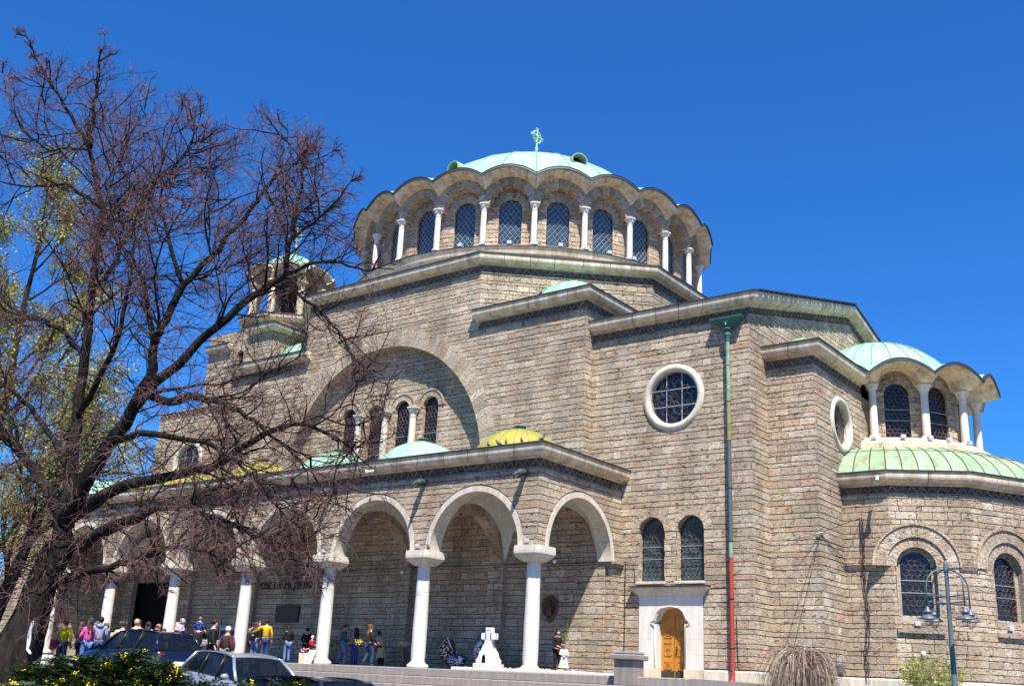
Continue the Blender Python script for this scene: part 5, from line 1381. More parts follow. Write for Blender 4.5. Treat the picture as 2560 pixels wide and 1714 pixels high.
def twigs(tw, mid, limb, rads, dens=1., low=None, twl=.30, tint_=1.):
    L = sum((b-a).length for a, b in zip(limb[:-1], limb[1:]))
    n1 = int(L/.28*dens)
    for i in range(n1):
        t_ = .22+.78*(i+vr.random())/n1 if L > 2 else .1+.9*(i+vr.random())/n1
        p, d = along(limb, min(.999, t_)); lowp = low is not None and p.z < low
        d1 = side(d, vr.uniform(.6, 1.15)); lift = .10 if not lowp else -.02
        L1 = vr.uniform(.6, 1.7)*(1.-.3*t_); r1 = .011*L1+.004
        P1, R1 = grow(p, d1, L1, r1, 6, .22, lift); mid.tube(P1, R1, 4, False)
        for j in range(int(L1/.13)):
            q, e = along(P1, vr.uniform(.12, .999)); lf = .08 if not lowp else -.16
            L2 = vr.uniform(.25, .8); P2, R2 = grow(q, side(e, vr.uniform(.5, 1.1)), L2, .0058, 4, .26, lf); tw.tube(P2, R2, 3, False)
            for k in range(int(L2/.075)):
                q2, e2 = along(P2, vr.uniform(.1, .999)); P3, R3 = grow(q2, side(e2, vr.uniform(.5, 1.1)), vr.uniform(.08, twl), .0036, 2, .25, lf); tw.tube(P3, R3, 3, False)
big = thing('bare_tree', 'large bare tree with dark trunk and dense reddish twigs left of the arcade', 'tree', (6.2, -22.5, -2.1))
off = Vector((6.2, -22.5, -2.1))
tw, mid = MB(), MB(); LIM[0] = True
for i, lm in enumerate(LIMBS):
    P_ = [Vector(q[:3])-off for q in lm]; R_ = [q[3]*(.88 if i == 0 else .58) for q in lm]
    if i == 0:
        P_ = [Vector((-.36, -.4, -.3)), Vector((-.32, -.36, .3))]+P_; R_ = [.85, .72]+R_
        n = 22; rings = []
        PP = []; RR = []
        for a, b_, ra, rb in zip(P_[:-1], P_[1:], R_[:-1], R_[1:]):
            for k in range(4): PP.append(a.lerp(b_, k/4)); RR.append(ra+(rb-ra)*k/4)
        PP.append(P_[-1]); RR.append(R_[-1]*.9)
        for q, (p, r) in enumerate(zip(PP, RR)):
            rings.append([(p.x+r*(1+.13*math.sin(5*a+q*.05)+.10*math.sin(9*a+1+q*.03)+vr.uniform(-.04, .04))*math.cos(a), p.y+r*(1+.13*math.sin(5*a+q*.05)+.10*math.sin(9*a+1+q*.03)+vr.uniform(-.04, .04))*math.sin(a), p.z) for a in [2*pi*j/n for j in range(n)]])
        m = MB(); m.loft(rings, True); m.build('trunk', 'bark_dark', big, True)
        continue
    # finer path with a natural wobble
    PP = []; RR = []
    for q in range(len(P_)-1):
        for k in range(3):
            t_ = k/3; PP.append(P_[q].lerp(P_[q+1], t_)+rv3()*.02*(1 if k else 0)); RR.append(R_[q]+(R_[q+1]-R_[q])*t_)
    PP.append(P_[-1]); RR.append(R_[-1])
    m = MB(); m.tube(PP, RR, 9, True); m.build('limb', 'bark_dark', big, True)
    # lesser boughs off the limb
    L = sum((b_-a).length for a, b_ in zip(PP[:-1], PP[1:]))
    for k in range(int(L/.85)):
        t_ = vr.uniform(.25, .98); p, d = along(PP, t_); r0 = RR[int(t_*(len(RR)-1))]
        P1, R1 = grow(p, side(d, vr.uniform(.5, 1.1)), vr.uniform(1.0, 2.6), max(.011, r0*.36), 8, .17, .07 if p.z > 5 else -.02)
        mid.tube(P1, R1, 5, False); twigs(tw, mid, P1, R1, .85, 4.6)
    twigs(tw, mid, PP, RR, .9, 4.6)
# water shoots hanging about the trunk and the feet of the limbs
for i, lm in enumerate(LIMBS):
    P_ = [Vector(q[:3])-off for q in lm]; n = 26 if i == 0 else 9
    for k in range(n):
        p, d = along(P_[-4:] if i == 0 else P_[:max(3, len(P_)//2)], vr.random()); a = vr.uniform(0, 6.28)
        P1, R1 = grow(p, Vector((math.cos(a), math.sin(a), vr.uniform(-.2, .9))).normalized(), vr.uniform(.7, 2.0), .011, 9, .14, -.13); mid.tube(P1, R1, 4, False)
        for j in range(7):
            q, e = along(P1, vr.uniform(.2, .99)); P2, R2 = grow(q, side(e, vr.uniform(.4, 1.)), vr.uniform(.2, .6), .006, 4, .2, -.10); tw.tube(P2, R2, 3, False)
            for z in range(3): q2, e2 = along(P2, vr.uniform(.1, .99)); P3, R3 = grow(q2, side(e2, vr.uniform(.5, 1.)), vr.uniform(.08, .25), .004, 2, .2, -.05); tw.tube(P3, R3, 3, False)
# drooping outer boughs in front of the arcade
for i in (18, 20, 21, 25, 26):
    if i >= len(LIMBS): continue
    P_ = [Vector(q[:3])-off for q in LIMBS[i]]
    for k in range(3):
        p, d = along(P_, vr.uniform(.45, .99)); P1, R1 = grow(p, side(d, vr.uniform(.4, 1.)), vr.uniform(.8, 1.6), .014, 8, .16, -.03); mid.tube(P1, R1, 4, False); twigs(tw, mid, P1, R1, .7, 6.)
LIM[0] = False
mid.build('branches', 'bark_dark', big, True, kind='stuff'); tw.build('twigs', 'bark_twig', big, kind='stuff')
m = MB(); m.tube([off*0+Vector(q)-off for q in ((6.50, -22.68, .15), (6.42, -22.66, .02), (6.40, -22.64, -.15), (6.42, -22.64, -.3), (6.55, -22.66, -.36))], [.015, .03, .035, .03, .02], 8); m.build('peeled_scar', 'paper', big, True)

# other trees
def tree(name, label, loc, H, spread, nl, leaf, mat_leaf_, seed, bark='bark_dark', lsize=.06, nleaf=9000, trunk_r=.22, gens=2, group=None):
    global vr
    keep = vr; vr = random.Random(seed)
    t_ = thing(name, label, 'tree', loc, 0, group); m_ = MB(); P0, R0 = grow(Vector((0, 0, -.2)), Vector((0, 0, 1)), H*.8, trunk_r, 12, .06, .05); m_.tube(P0, R0, 9); m_.build('trunk', bark, t_, True)
    br, twg, tips = MB(), MB(), []
    for i in range(nl):
        u = .25+.75*i/nl; p, d = along(P0, u); P1, R1 = grow(p, side(d, vr.uniform(.5, 1.0)), spread*(1.15-.6*u)*vr.uniform(.8, 1.2), trunk_r*.4*(1.1-u*.7), 9, .13, .12); br.tube(P1, R1, 6, False)
        for j in range(9):
            q, e = along(P1, vr.uniform(.25, 1)); P2, R2 = grow(q, side(e, vr.uniform(.4, 1.0)), vr.uniform(.6, 1.7), .02, 6, .2, .06); br.tube(P2, R2, 4, False)
            for k in range(7):
                q2, e2 = along(P2, vr.uniform(.15, 1)); P3, R3 = grow(q2, side(e2, vr.uniform(.4, 1.0)), vr.uniform(.25, .7), .007, 3, .25, .04); twg.tube(P3, R3, 3, False); tips += P3[1:]
    br.build('branches', bark, t_, True, kind='stuff'); twg.build('twigs', 'bark_twig', t_, kind='stuff')
    if leaf:
        lv = MB()
        for i in range(nleaf):
            p = vr.choice(tips)+rv3()*.09; d = rv3().normalized()*lsize; n_ = d.orthogonal().normalized()*lsize*.42
            lv.add([p, p+d*.5+n_, p+d, p+d*.5-n_], [(0, 1, 2, 3)])
        lv.build('crown', mat_leaf_, t_, kind='stuff')
    vr = keep; return t_
tree('leafing_tree', 'tall tree in fresh yellow-green leaf behind the bare tree', (-6.6, -16.6, -1.75), 19.5, 5.6, 22, True, 'leaf_spring', 5, nleaf=24000, lsize=.085)
tree('leafing_tree', 'smaller yellow-green tree low behind the thick trunk at the left edge', (-.5, -20.2, -2.05), 9.0, 3.0, 14, True, 'leaf_spring', 8, nleaf=14000, lsize=.06)
tree('bare_tree', 'distant bare treetop showing just right of the apse roof', (8.5, 46, -.7), 17.2, 4.5, 14, False, None, 9)
# weeping shrub
def weeping(label, loc, H, W_, n, mt):
    t_ = thing('weeping_shrub', label, 'shrub', loc); m_ = MB(); m_.tube([(0, 0, -.1), (.03, .02, H*.5), (0, 0, H*.85)], [.05, .045, .03], 7); m_.build('trunk', 'bark_dark', t_, True)
    sets = [MB(), MB(), MB()]
    for i in range(n):
        a = vr.uniform(0, 6.28); d = Vector((math.cos(a), math.sin(a), vr.uniform(.3, 1.5))).normalized(); p = Vector((vr.gauss(0, .22), vr.gauss(0, .22), H*vr.uniform(.6, .86))); st_ = vr.uniform(.07, .15)*W_; g_ = vr.uniform(.2, .42); pts = [p.copy()]
        for k in range(vr.randint(12, 24)):
            d = (d+Vector((0, 0, -g_))+rv3()*.07).normalized(); p = p+d*st_
            if p.z < .02: break
            pts.append(p.copy())
        if len(pts) > 2: vr.choice(sets).tube(pts, [.010-.006*q/len(pts) for q in range(len(pts))], 3, False)
    for s_, q in zip(sets, (mt, 'bark_twig', 'bark_straw')): s_.build('hanging_twigs', q, t_, kind='stuff')
    return t_
mat_bark('bark_straw', (.40, .32, .22), 30)
weeping('bare weeping shrub with straw-brown hanging twigs against the bay wall', (8.75, 3.6, -.70), 2.05, .88, 2000, 'bark_pale')
def airy(label, loc, H, W_, n, mt):
    t_ = thing('feathery_shrub', label, 'shrub', loc); br = MB(); lv = MB()
    for i in range(26):
        a = vr.uniform(0, 6.28); P1, R1 = grow(Vector((0, 0, 0)), Vector((math.cos(a)*.5, math.sin(a)*.5, 1)).normalized(), H*vr.uniform(.75, 1.1), .014, 8, .14, .0); br.tube(P1, R1, 4, False)
        for j in range(22):
            q, e = along(P1, vr.uniform(.3, 1)); P2, R2 = grow(q, side(e, vr.uniform(.5, 1.1)), vr.uniform(.2, .65)*W_, .005, 5, .15, -.05); br.tube(P2, R2, 3, False)
            for k in range(n):
                p, d = along(P2, vr.random()); d = (d+rv3()*.5).normalized()*.07; n_ = d.orthogonal().normalized()*.012; lv.add([p, p+d*.5+n_, p+d, p+d*.5-n_], [(0, 1, 2, 3)])
    br.build('stems', 'bark_pale', t_, kind='stuff'); lv.build('leaves', mt, t_, kind='stuff')
airy('feathery lime-green shrub below the apse windows', (12.9, 4.4, -.70), 1.9, .9, 14, 'leaf_lime')
# mahonia hedge in yellow flower
def mahonia(label, loc, W_, H, n, nf, group='flowering bushes along the kerb'):
    t_ = thing('flowering_bush', label, 'bush', loc, 0, group); st, lv, fl = MB(), MB(), MB()
    for i in range(n):
        a = vr.uniform(0, 6.28); r = W_*math.sqrt(vr.random()); top = H*(1-.35*(r/W_)**2)*vr.uniform(.55, 1.0); p = Vector((r*math.cos(a), r*math.sin(a), top))
        st.tube([(p.x*.6, p.y*.6, 0), tuple(p*.85), tuple(p)], .007, 3, False)
        for k in range(6):
            d = Vector((math.cos(k*1.05+a), math.sin(k*1.05+a), vr.uniform(-.1, .7))).normalized(); Lf = vr.uniform(.13, .22)
            for q in range(1, 5):
                c = p+d*Lf*q/4+Vector((0, 0, -.03*(q/4)**2)); s2 = d.cross(Vector((0, 0, 1))).normalized()
                for sg in (-1, 1):
                    e = (s2*sg+d*.45+Vector((0, 0, vr.uniform(-.2, .35)))).normalized()*.062; w_ = d*.021
                    lv.add([c, c+e*.35+w_, c+e, c+e*.45-w_], [(0, 1, 2, 3)])
        if vr.random() < nf and top > H*.6:
            for k in range(vr.randint(3, 5)):
                b0 = p+Vector((vr.uniform(-.03, .03), vr.uniform(-.03, .03), .0)); b1 = b0+Vector((vr.uniform(-.05, .05), vr.uniform(-.05, .05), vr.uniform(.05, .10)))
                for q in range(5):
                    c = b0.lerp(b1, q/6)+rv3()*.008; fl.lathe([(.001, -.009), (.011, 0), (.001, .010)], 5, tuple(c))
    st.build('stems', 'bark_twig', t_, kind='stuff'); lv.build('leaves', 'leaf_mahonia', t_, kind='stuff'); fl.build('yellow_blossom', 'yellow_petal', t_, kind='stuff')
    return t_
for i, (x, y, zt_, w_, n, nf, lb) in enumerate((
    (12.3, -25.9, -.72, .5, 130, .5, 'small flowering bush at the very bottom beside the thick trunk'),
    (10.7, -24.7, -.42, .55, 170, .25, 'dark flowering bush just right of the thick trunk'),
    (11.35, -24.6, -.38, .5, 170, .3, 'flowering bush in front of the dark blue car bonnet'),
    (12.0, -24.45, -.30, .55, 210, .5, 'tall yellow-flowered bush in front of the dark blue car'),
    (12.65, -24.4, -.38, .5, 190, .5, 'yellow-flowered bush by the tail of the silver car'),
    (13.35, -24.35, -.60, .5, 160, .5, 'low yellow-flowered bush below the silver car doors'),
    (14.05, -24.3, -.62, .45, 140, .5, 'low yellow-flowered bush below the silver car bonnet'),
    (14.72, -24.25, -.58, .35, 90, .6, 'thin flowering bush beside the blue car roof'))):
    z0 = gz(x, y); mahonia(lb, (x, y, z0), w_, zt_+.02-z0, int(n*1.9), nf*.6)
# ------------------------------------------------------------------ vehicles
def mat_paint(name, col, metal=.4):
    m, t, b = nodes(name, .28, .5, metal); b.inputs['Base Color'].default_value = (*col, 1); b.inputs['Coat Weight'].default_value = .6
mat_paint('paint_silver', (.36, .39, .45), .45); mat_paint('paint_navy', (.008, .011, .03)); mat_paint('paint_blue', (.018, .022, .10)); mat_paint('paint_grey', (.10, .12, .15))
plain('rubber', (.02, .02, .02), .8, .2); plain('car_seat', (.34, .27, .18), .8, .2); plain('tail_red', (.30, .008, .012), .2, .6); plain('chrome', (.6, .6, .62), .2, .5, .9); plain('black_trim', (.012, .012, .013), .4, .4)
m, t, b = nodes('car_glass', .04, .7); b.inputs['Base Color'].default_value = (.01, .012, .014, 1)
tr = N(t, 'BsdfTransparent'); tr.inputs[0].default_value = (.35, .4, .4, 1); mx = N(t, 'MixShader'); mx.inputs[0].default_value = .55
t.links.new(tr.outputs[0], mx.inputs[1]); t.links.new(b.outputs[0], mx.inputs[2]); t.links.new(mx.outputs[0], t.nodes['Material Output'].inputs[0])
def car(label, loc, rotz, paint, L=4.5, W_=.88, H=1.48, wagon=True, seat='black_trim'):
    t_ = thing('parked_car', label, 'car', loc, rotz); hz = H/1.48
    st = [(-.5, .42, .78, .70), (-.485, .28, .90, .80), (-.45, .22, .96, .86), (-.3, .20, .97, .88), (0, .19, .95, .88), (.18, .19, .93, .88), (.30, .20, .87, .87), (.42, .22, .78, .82), (.475, .26, .70, .74), (.5, .38, .60, .62)]
    rings = []
    for fx_, zb, zt_, w_ in st:
        x = fx_*L; zb *= hz; zt_ *= hz; w_ = w_/.88*W_; zm = (zb+zt_)/2
        rings.append([(x, -w_*.86, zb), (x, -w_*.98, zb+.10), (x, -w_, zm), (x, -w_*.965, zt_-.06), (x, -w_*.90, zt_), (x, -w_*.5, zt_+.025), (x, w_*.5, zt_+.025), (x, w_*.90, zt_), (x, w_*.965, zt_-.06), (x, w_, zm), (x, w_*.98, zb+.10), (x, w_*.86, zb)])
    m_ = MB(); m_.loft(rings, True); body = sharp(m_.build('body', paint, t_), 50)
    xw, xf, xr, xb = .19*L, .04*L, (-.40 if wagon else -.24)*L, (-.475 if wagon else -.40)*L
    zb_, zr = .955*hz, H-.03; wb, wr = W_*.91, W_*.68
    m_ = MB(); rr = []
    for k in range(9):
        f = k/8; x = xr+(xf-xr)*f; dz = -.05*(2*f-1.1)**2; e = .0 if 0 < k < 8 else -.012
        rr.append([(x, y*wr, zr+dz+e+.035*(1-(y)**2)) for y in (-1, -.8, -.4, 0, .4, .8, 1)])
    m_.loft(rr, closed=False); m_.loft([[(x_, y_, z_-.03) for x_, y_, z_ in q] for q in rr][::-1], closed=False); m_.build('roof', paint, t_, True)
    zz = lambda x: zr-.05*(2*(x-xr)/(xf-xr)-1.1)**2
    pil = [(xw, xf), (-.035*L, -.05*L), (-.235*L, -.235*L) if wagon else (-.2*L, xr), (xb, xr)]
    for s_ in (-1, 1):
        for i, (x0, x1) in enumerate(pil):
            m_ = MB(); m_.tube([(x0, s_*wb, zb_-.02), (x0*.5+x1*.5, s_*(wb*.52+wr*.48)+s_*.015, (zb_+zz(x1))/2), (x1, s_*wr, zz(x1)+.0)], .04 if i in (0, 3) else .032, 6); m_.build('pillar', paint if i in (0, 3) else 'black_trim', t_, True)
        for (a, b_) in ((0, 1), (1, 2), (2, 3)):
            (x0, x1), (x2, x3) = pil[a], pil[b_]
            m_ = MB(); m_.add([(x0, s_*wb*.985, zb_), (x2, s_*wb*.985, zb_), (x3, s_*wr*.99, zz(x3)-.01), (x1, s_*wr*.99, zz(x1)-.01)], [(0, 1, 2, 3)]); m_.build('side_window', 'car_glass', t_)
        m_ = MB(); m_.tube([(xf, s_*wr, zz(xf)+.0)]+[(xr+(xf-xr)*k/6, s_*wr, zz(xr+(xf-xr)*k/6)+.02) for k in range(5, -1, -1)], .022, 5); m_.build('roof_rail', 'black_trim' if paint != 'paint_silver' else 'chrome', t_, True)
        m_ = MB(); m_.tube([(.135*L, s_*W_*.98, zb_+.03), (.15*L, s_*(W_+.10), zb_+.07), (.15*L, s_*(W_+.20), zb_+.06)], [.03, .075, .06], 8); m_.build('door_mirror', paint, t_, True)
        for x0 in (-.08*L, -.27*L):
            m_ = MB(); m_.tube([(x0, s_*W_*1.0, .80*hz), (x0-.09, s_*(W_+.025), .805*hz), (x0-.18, s_*W_*1.0, .80*hz)], .014, 5); m_.build('door_handle', 'chrome', t_, True)
        m_ = MB(); m_.bevbox((-.494*L, s_*.66-.10, .72*hz), (-.455*L, s_*.66+.13, .86*hz), .02); m_.build('tail_light', 'tail_red', t_)
        m_ = MB(); m_.bevbox((.44*L, s_*.55-.15, .56*hz), (.485*L, s_*.55+.12, .68*hz), .02); m_.build('headlight', 'chrome', t_)
        for x0 in (-.30*L, .31*L):
            m_ = MB(); m_.lathe([(.12, -.10), (.29, -.10), (.315, -.07), (.315, .07), (.29, .10), (.12, .10)], 22); m_.v = [(x0+x, s_*(W_-.09)+z, .315+y) for x, y, z in m_.v]; wh = m_.build('wheel', 'rubber', t_, True)
            m_ = MB(); m_.lathe([(.001, .09), (.05, .105), (.19, .08), (.2, .1)], 14); m_.v = [(x0+x, s_*(W_-.09)+s_*z, .315+y) for x, y, z in m_.v]; m_.build('rim', 'chrome', wh, True)
    gl = lambda x0, x1, z1, nm: None
    m_ = MB(); m_.loft([[(xw+.03*(1-(y)**2), y*wb*.98, zb_-.01) for y in (-1, -.5, 0, .5, 1)], [(xf+.02*(1-y*y), y*wr*.98, zz(xf)+.03*(1-y*y)) for y in (-1, -.5, 0, .5, 1)]], closed=False); m_.build('windscreen', 'car_glass', t_, True)
    m_ = MB(); m_.loft([[(xb-.03*(1-y*y), y*wb*.96, zb_-.01) for y in (-1, -.5, 0, .5, 1)], [(xr-.02*(1-y*y), y*wr*.98, zz(xr)+.03*(1-y*y)) for y in (-1, -.5, 0, .5, 1)]], closed=False); m_.build('rear_window', 'car_glass', t_, True)
    for x0, n_ in ((-.02*L, 2), (-.25*L, 2)):
        for s_ in (-1, 1):
            m_ = MB(); m_.bevbox((x0-.35, s_*.36-.22, .35), (x0+.15, s_*.36+.22, .55), .04); m_.loft([[(x0-.38, s_*.36-.22, .5), (x0-.25, s_*.36-.22, .5), (x0-.25, s_*.36+.22, .5), (x0-.38, s_*.36+.22, .5)], [(x0-.55, s_*.36-.19, 1.08*hz), (x0-.44, s_*.36-.19, 1.08*hz), (x0-.44, s_*.36+.19, 1.08*hz), (x0-.55, s_*.36+.19, 1.08*hz)]], True)
            m_.bevbox((x0-.58, s_*.36-.12, 1.10*hz), (x0-.47, s_*.36+.12, 1.27*hz), .03); m_.build('seat', seat, t_)
    m_ = MB(); m_.box((.12*L, -.7, .75*hz), (.17*L, .7, .93*hz)); m_.build('dashboard', 'black_trim', t_)
    m_ = MB(); m_.bevbox((-.507*L, -.26, .55*hz), (-.497*L, .26, .66*hz), .004); m_.build('number_plate', 'paper', t_)
    return t_
sc = car('silver estate car parked behind the flowering bushes', (3.33, -15.43, gz(0, -15.43)+.04), R(-12), 'paint_silver', 4.5, .88, 1.50)
sc.rotation_euler = (0, R(3.5), R(-12))
car('dark navy car parked in front of the crowd', (-6.5, -11.85, gz(0, -11.85)-.02), pi, 'paint_navy', 4.5, .90, 1.60, True, 'car_seat')
car('royal blue car of which only the roof shows above the bottom edge', (10.05, -19.1, gz(0, -19.1)), 0, 'paint_blue', 4.1, .86, 1.44)
car('grey car half hidden behind the thick trunk at the left edge', (-8.6, -15.4, gz(0, -15.4)), 0, 'paint_grey', 4.4, .88, 1.55)

# ------------------------------------------------------------------ people
CL = {}
def cloth(name, col, rough=.85, spec=.2):
    if name not in CL: plain('cloth_'+name, col, rough, spec, var=.25, scale=9, bmp=.25); CL[name] = 'cloth_'+name
    return CL[name]
for n_, c_ in dict(black=(.014, .014, .016), navy=(.018, .025, .07), yellow=(.72, .52, .01), pink=(.55, .09, .28), palepink=(.62, .36, .40), blue=(.03, .10, .42), lavender=(.30, .32, .44), white=(.75, .75, .74), brown=(.055, .035, .03), jeans=(.09, .16, .33), darkjeans=(.03, .05, .12), grey=(.16, .16, .17), lilac=(.36, .22, .28), beige=(.50, .38, .23), red=(.35, .015, .04), wine=(.20, .04, .09), mustard=(.55, .32, .02), teal=(.04, .10, .12), tan=(.45, .33, .25), royal=(.03, .06, .28), floral=(.62, .55, .42), dusk=(.20, .10, .14)).items(): cloth(n_, c_)
cloth('leather', (.016, .013, .013), .35, .5)
for n_, c_ in dict(hair_dark=(.012, .009, .008), hair_brown=(.06, .03, .015), hair_blond=(.30, .18, .07), hair_auburn=(.20, .07, .02), hair_grey=(.30, .30, .30), hair_white=(.70, .70, .70), hair_red=(.14, .02, .02)).items(): plain(n_, c_, .6, .3, var=.3, scale=30)
m, t, b = nodes('skin', .5, .4); b.inputs['Base Color'].default_value = (.52, .29, .20, 1); b.inputs['Subsurface Weight'].default_value = .1
SK = []
def skinned(name, verts, edges, rad, root, mat, parent, sub=1):
    me = bpy.data.meshes.new(name); me.from_pydata(verts, edges, []); o = bpy.data.objects.new(name, me); C.objects.link(o)
    md = o.modifiers.new('skin', 'SKIN'); md.use_smooth_shade = True
    for d, r in zip(me.skin_vertices[0].data, rad): d.radius = (r, r) if not isinstance(r, tuple) else r
    me.skin_vertices[0].data[root].use_root = True
    s_ = o.modifiers.new('sub', 'SUBSURF'); s_.levels = s_.render_levels = sub
    SK.append((o, mat, parent)); return o
def person(label, loc, yaw, h, top, bottom, hair='hair_dark', style='short', arms=None, legs=None, bend=0., extra=None, shoes='black', build_=1., head_turn=0., group=None):
    """front of the figure is local -Y"""
    k = h/1.72
    t_ = thing('person', label, 'person', loc, yaw, group)
    B = lambda x, y, z: (x*k, (y - (max(0, z-.95))*math.sin(bend))*k, (z if z < .95 else .95+(z-.95)*math.cos(bend))*k)
    arms = arms or {-1: ((-.25, .03, 1.15), (-.26, -.06, .92)), 1: ((.25, .03, 1.15), (.26, -.06, .92))}
    legs = legs or {-1: ((-.10, -.02, .50), (-.10, .02, .08)), 1: ((.10, -.02, .50), (.10, .02, .08))}
    V = [B(0, 0, .95), B(0, 0, 1.10), B(0, .01, 1.30), B(0, .01, 1.43), B(0, 0, 1.50), B(0, -.015, 1.57), B(0, -.015, 1.64), B(0, -.005, 1.70), B(0, -.095, 1.585)]
    Rr = [.125, .115, .135, .085, .05, (.072, .085), (.078, .095), .05, .014]; E = [(0, 1), (1, 2), (2, 3), (3, 4), (4, 5), (5, 6), (6, 7), (5, 8)]
    n0 = len(V)
    for s_ in (-1, 1):
        i = len(V); e_, w_ = arms[s_]; e_, w_ = B(*e_), B(*w_); wv, ev = Vector(w_), Vector(e_); d = (wv-ev).normalized()
        V += [B(s_*.165, .01, 1.41), e_, w_, tuple(wv+d*.075*k)]; Rr += [.058, .042, .03, .036]; E += [(3, i), (i, i+1), (i+1, i+2), (i+2, i+3)]
        sd = d.cross(Vector((0, 0, 1))); sd = sd.normalized() if sd.length > .1 else Vector((0, 1, 0))
        for q, (o_, l_) in enumerate(((-.028, .06), (-.01, .078), (.01, .074), (.028, .055))): V.append(tuple(wv+d*(.085+l_)*k+sd*o_*k+Vector((0, 0, -.012)))); Rr.append(.009); E.append((i+3, len(V)-1))
        V.append(tuple(wv+d*.07*k+sd*-.06*k)); Rr.append(.010); E.append((i+2, len(V)-1))
    lg = {}
    for s_ in (-1, 1):
        i = len(V); kn, an = legs[s_]; V += [(s_*.085*k, 0, .90*k), tuple(c*k for c in kn), tuple(c*k for c in an), (an[0]*k, (an[1]-.15)*k, (an[2]-.03)*k)]; Rr += [.095, .062, .042, .035]; E += [(0, i), (i, i+1), (i+1, i+2), (i+2, i+3)]; lg[s_] = i
    Rr = [tuple(q*k for q in r) if isinstance(r, tuple) else r*k for r in Rr]
    skinned('body', V, E, Rr, 0, 'skin', t_)
    # jacket over trunk and sleeves
    jv = [V[0], V[1], V[2], V[3]]; jr = [.155*build_, .150*build_, .165*build_, .095]; je = [(0, 1), (1, 2), (2, 3)]
    for s_, i in ((-1, n0), (1, n0+9)):
        j = len(jv); jv += [V[i], V[i+1], tuple(Vector(V[i+1]).lerp(Vector(V[i+2]), .93))]; jr += [.078*build_, .06*build_, .045*build_]; je += [(3, j), (j, j+1), (j+1, j+2)]
    skinned('top' if style != 'coat' else 'coat', jv, je, [r*k for r in jr], 0, CL[top], t_)
    tv = [V[0]]; tr_ = [.142]; te = []
    for s_ in (-1, 1):
        i = lg[s_]; j = len(tv); tv += [V[i], V[i+1], V[i+2]]; tr_ += [.11, .08, .066]; te += [(0, j), (j, j+1), (j+1, j+2)]
    skinned('trousers', tv, te, [r*k for r in tr_], 0, CL[bottom], t_)
    for s_ in (-1, 1):
        i = lg[s_]; m_ = MB(); a_, f_ = Vector(V[i+2]), Vector(V[i+3]); m_.tube([a_+Vector((0, .05*k, -.03*k)), a_+Vector((0, 0, -.025*k)), f_, f_+Vector((0, -.03*k, -.005))], [.045*k, .052*k, .042*k, .02*k], 8); m_.build('shoe', CL[shoes], t_, True)
    # hair
    hc = Vector(V[6])+Vector((0, .012*k, .015*k)); m_ = MB(); rr = []
    for q in range(9):
        th = -.35*pi/2*1.1+(pi/2+.35*pi/2*1.1)*q/8; r = math.cos(th); z = math.sin(th)
        ring_ = []
        for j in range(14):
            a = 2*pi*j/14; fr = max(0, -math.sin(a)); cutz = max(z, -.1+.55*fr) if fr > .3 else z; rr_ = math.sqrt(max(0, 1-cutz*cutz)) if fr > .3 else r
            ring_.append(tuple(hc+Vector((rr_*math.cos(a)*.093, rr_*math.sin(a)*.108, cutz*.112))*k))
        rr.append(ring_)
    m_.loft(rr, True)
    if style in ('long', 'coat'):
        m_.loft([[tuple(hc+Vector((x*w_, y_, z))*k) for x in (-1, -.5, 0, .5, 1) for y_ in ((d0,) if True else ())]+[tuple(hc+Vector((x*w_, y_+.035, z))*k) for x in (1, .5, 0, -.5, -1) for y_ in (d0,)] for w_, d0, z in ((.085, .03, .05), (.10, .05, -.06), (.11, .07, -.16), (.12, .10, -.26), (.10, .12, -.36), (.05, .12, -.42))], True)
    if style == 'bun': m_.lathe([(.001, -.05), (.045, -.02), (.045, .02), (.001, .05)], 9, tuple(hc+Vector((0, .10, .04))*k))
    m_.build('hair', hair, t_, True)
    # simple features
    m_ = MB()
    for s_ in (-1, 1): m_.lathe([(.001, -.008), (.010, 0), (.001, .008)], 7, tuple(Vector(V[6])+Vector((s_*.032, -.088, -.005))*k))
    m_.build('eyes', 'hair_dark', t_)
    if extra:
        for nm, mt, fn in extra: q = MB(); fn(q, k, B); q.build(nm, mt, t_, True)
    return t_
def skirt(z0, z1, r0, r1, wob=.02):
    def f(q, k, B): q.loft([[((r0+(r1-r0)*i/5+wob*math.sin(6*a)*i/5)*math.cos(a)*k, (r0+(r1-r0)*i/5+wob*math.sin(6*a)*i/5)*math.sin(a)*k*.85, (z1+(z0-z1)*i/5)*k) for a in [2*pi*j/24 for j in range(24)]] for i in range(6)])
    return f
def bag(x, y, z, w_, h_):
    def f(q, k, B): q.bevbox((x-w_/2, y-.06, z-h_/2), (x+w_/2, y+.06, z+h_/2), .03)
    return f
def crown(q, k, B):
    for i in range(60):
        a = rng.uniform(0, 6.28); p = Vector(B(0, -.01, 1.70))+Vector((.10*math.cos(a), .11*math.sin(a), rng.uniform(-.02, .03))); d = Vector((rng.uniform(-1, 1), rng.uniform(-1, 1), rng.uniform(0, 1))).normalized()*.05; n_ = d.orthogonal()*.2
        q.add([p-n_, p+n_, p+d], [(0, 1, 2)])
def mask(q, k, B): q.lathe([(.05, -.03), (.062, 0), (.055, .03)], 12, tuple(Vector(B(0, -.05, 1.555))))
VW = R(-52)+pi/2          # yaw that turns a figure's front to the street corner where the picture is taken
away = VW+pi
up = {-1: ((-.24, -.12, 1.25), (-.14, -.30, 1.42)), 1: ((.24, -.12, 1.25), (.14, -.30, 1.42))}
fold = {-1: ((-.26, -.02, 1.15), (-.06, -.24, 1.16)), 1: ((.26, -.02, 1.15), (.06, -.24, 1.14))}
hold = {-1: ((-.25, .0, 1.15), (-.15, -.26, 1.08)), 1: ((.25, .0, 1.15), (.15, -.26, 1.05))}
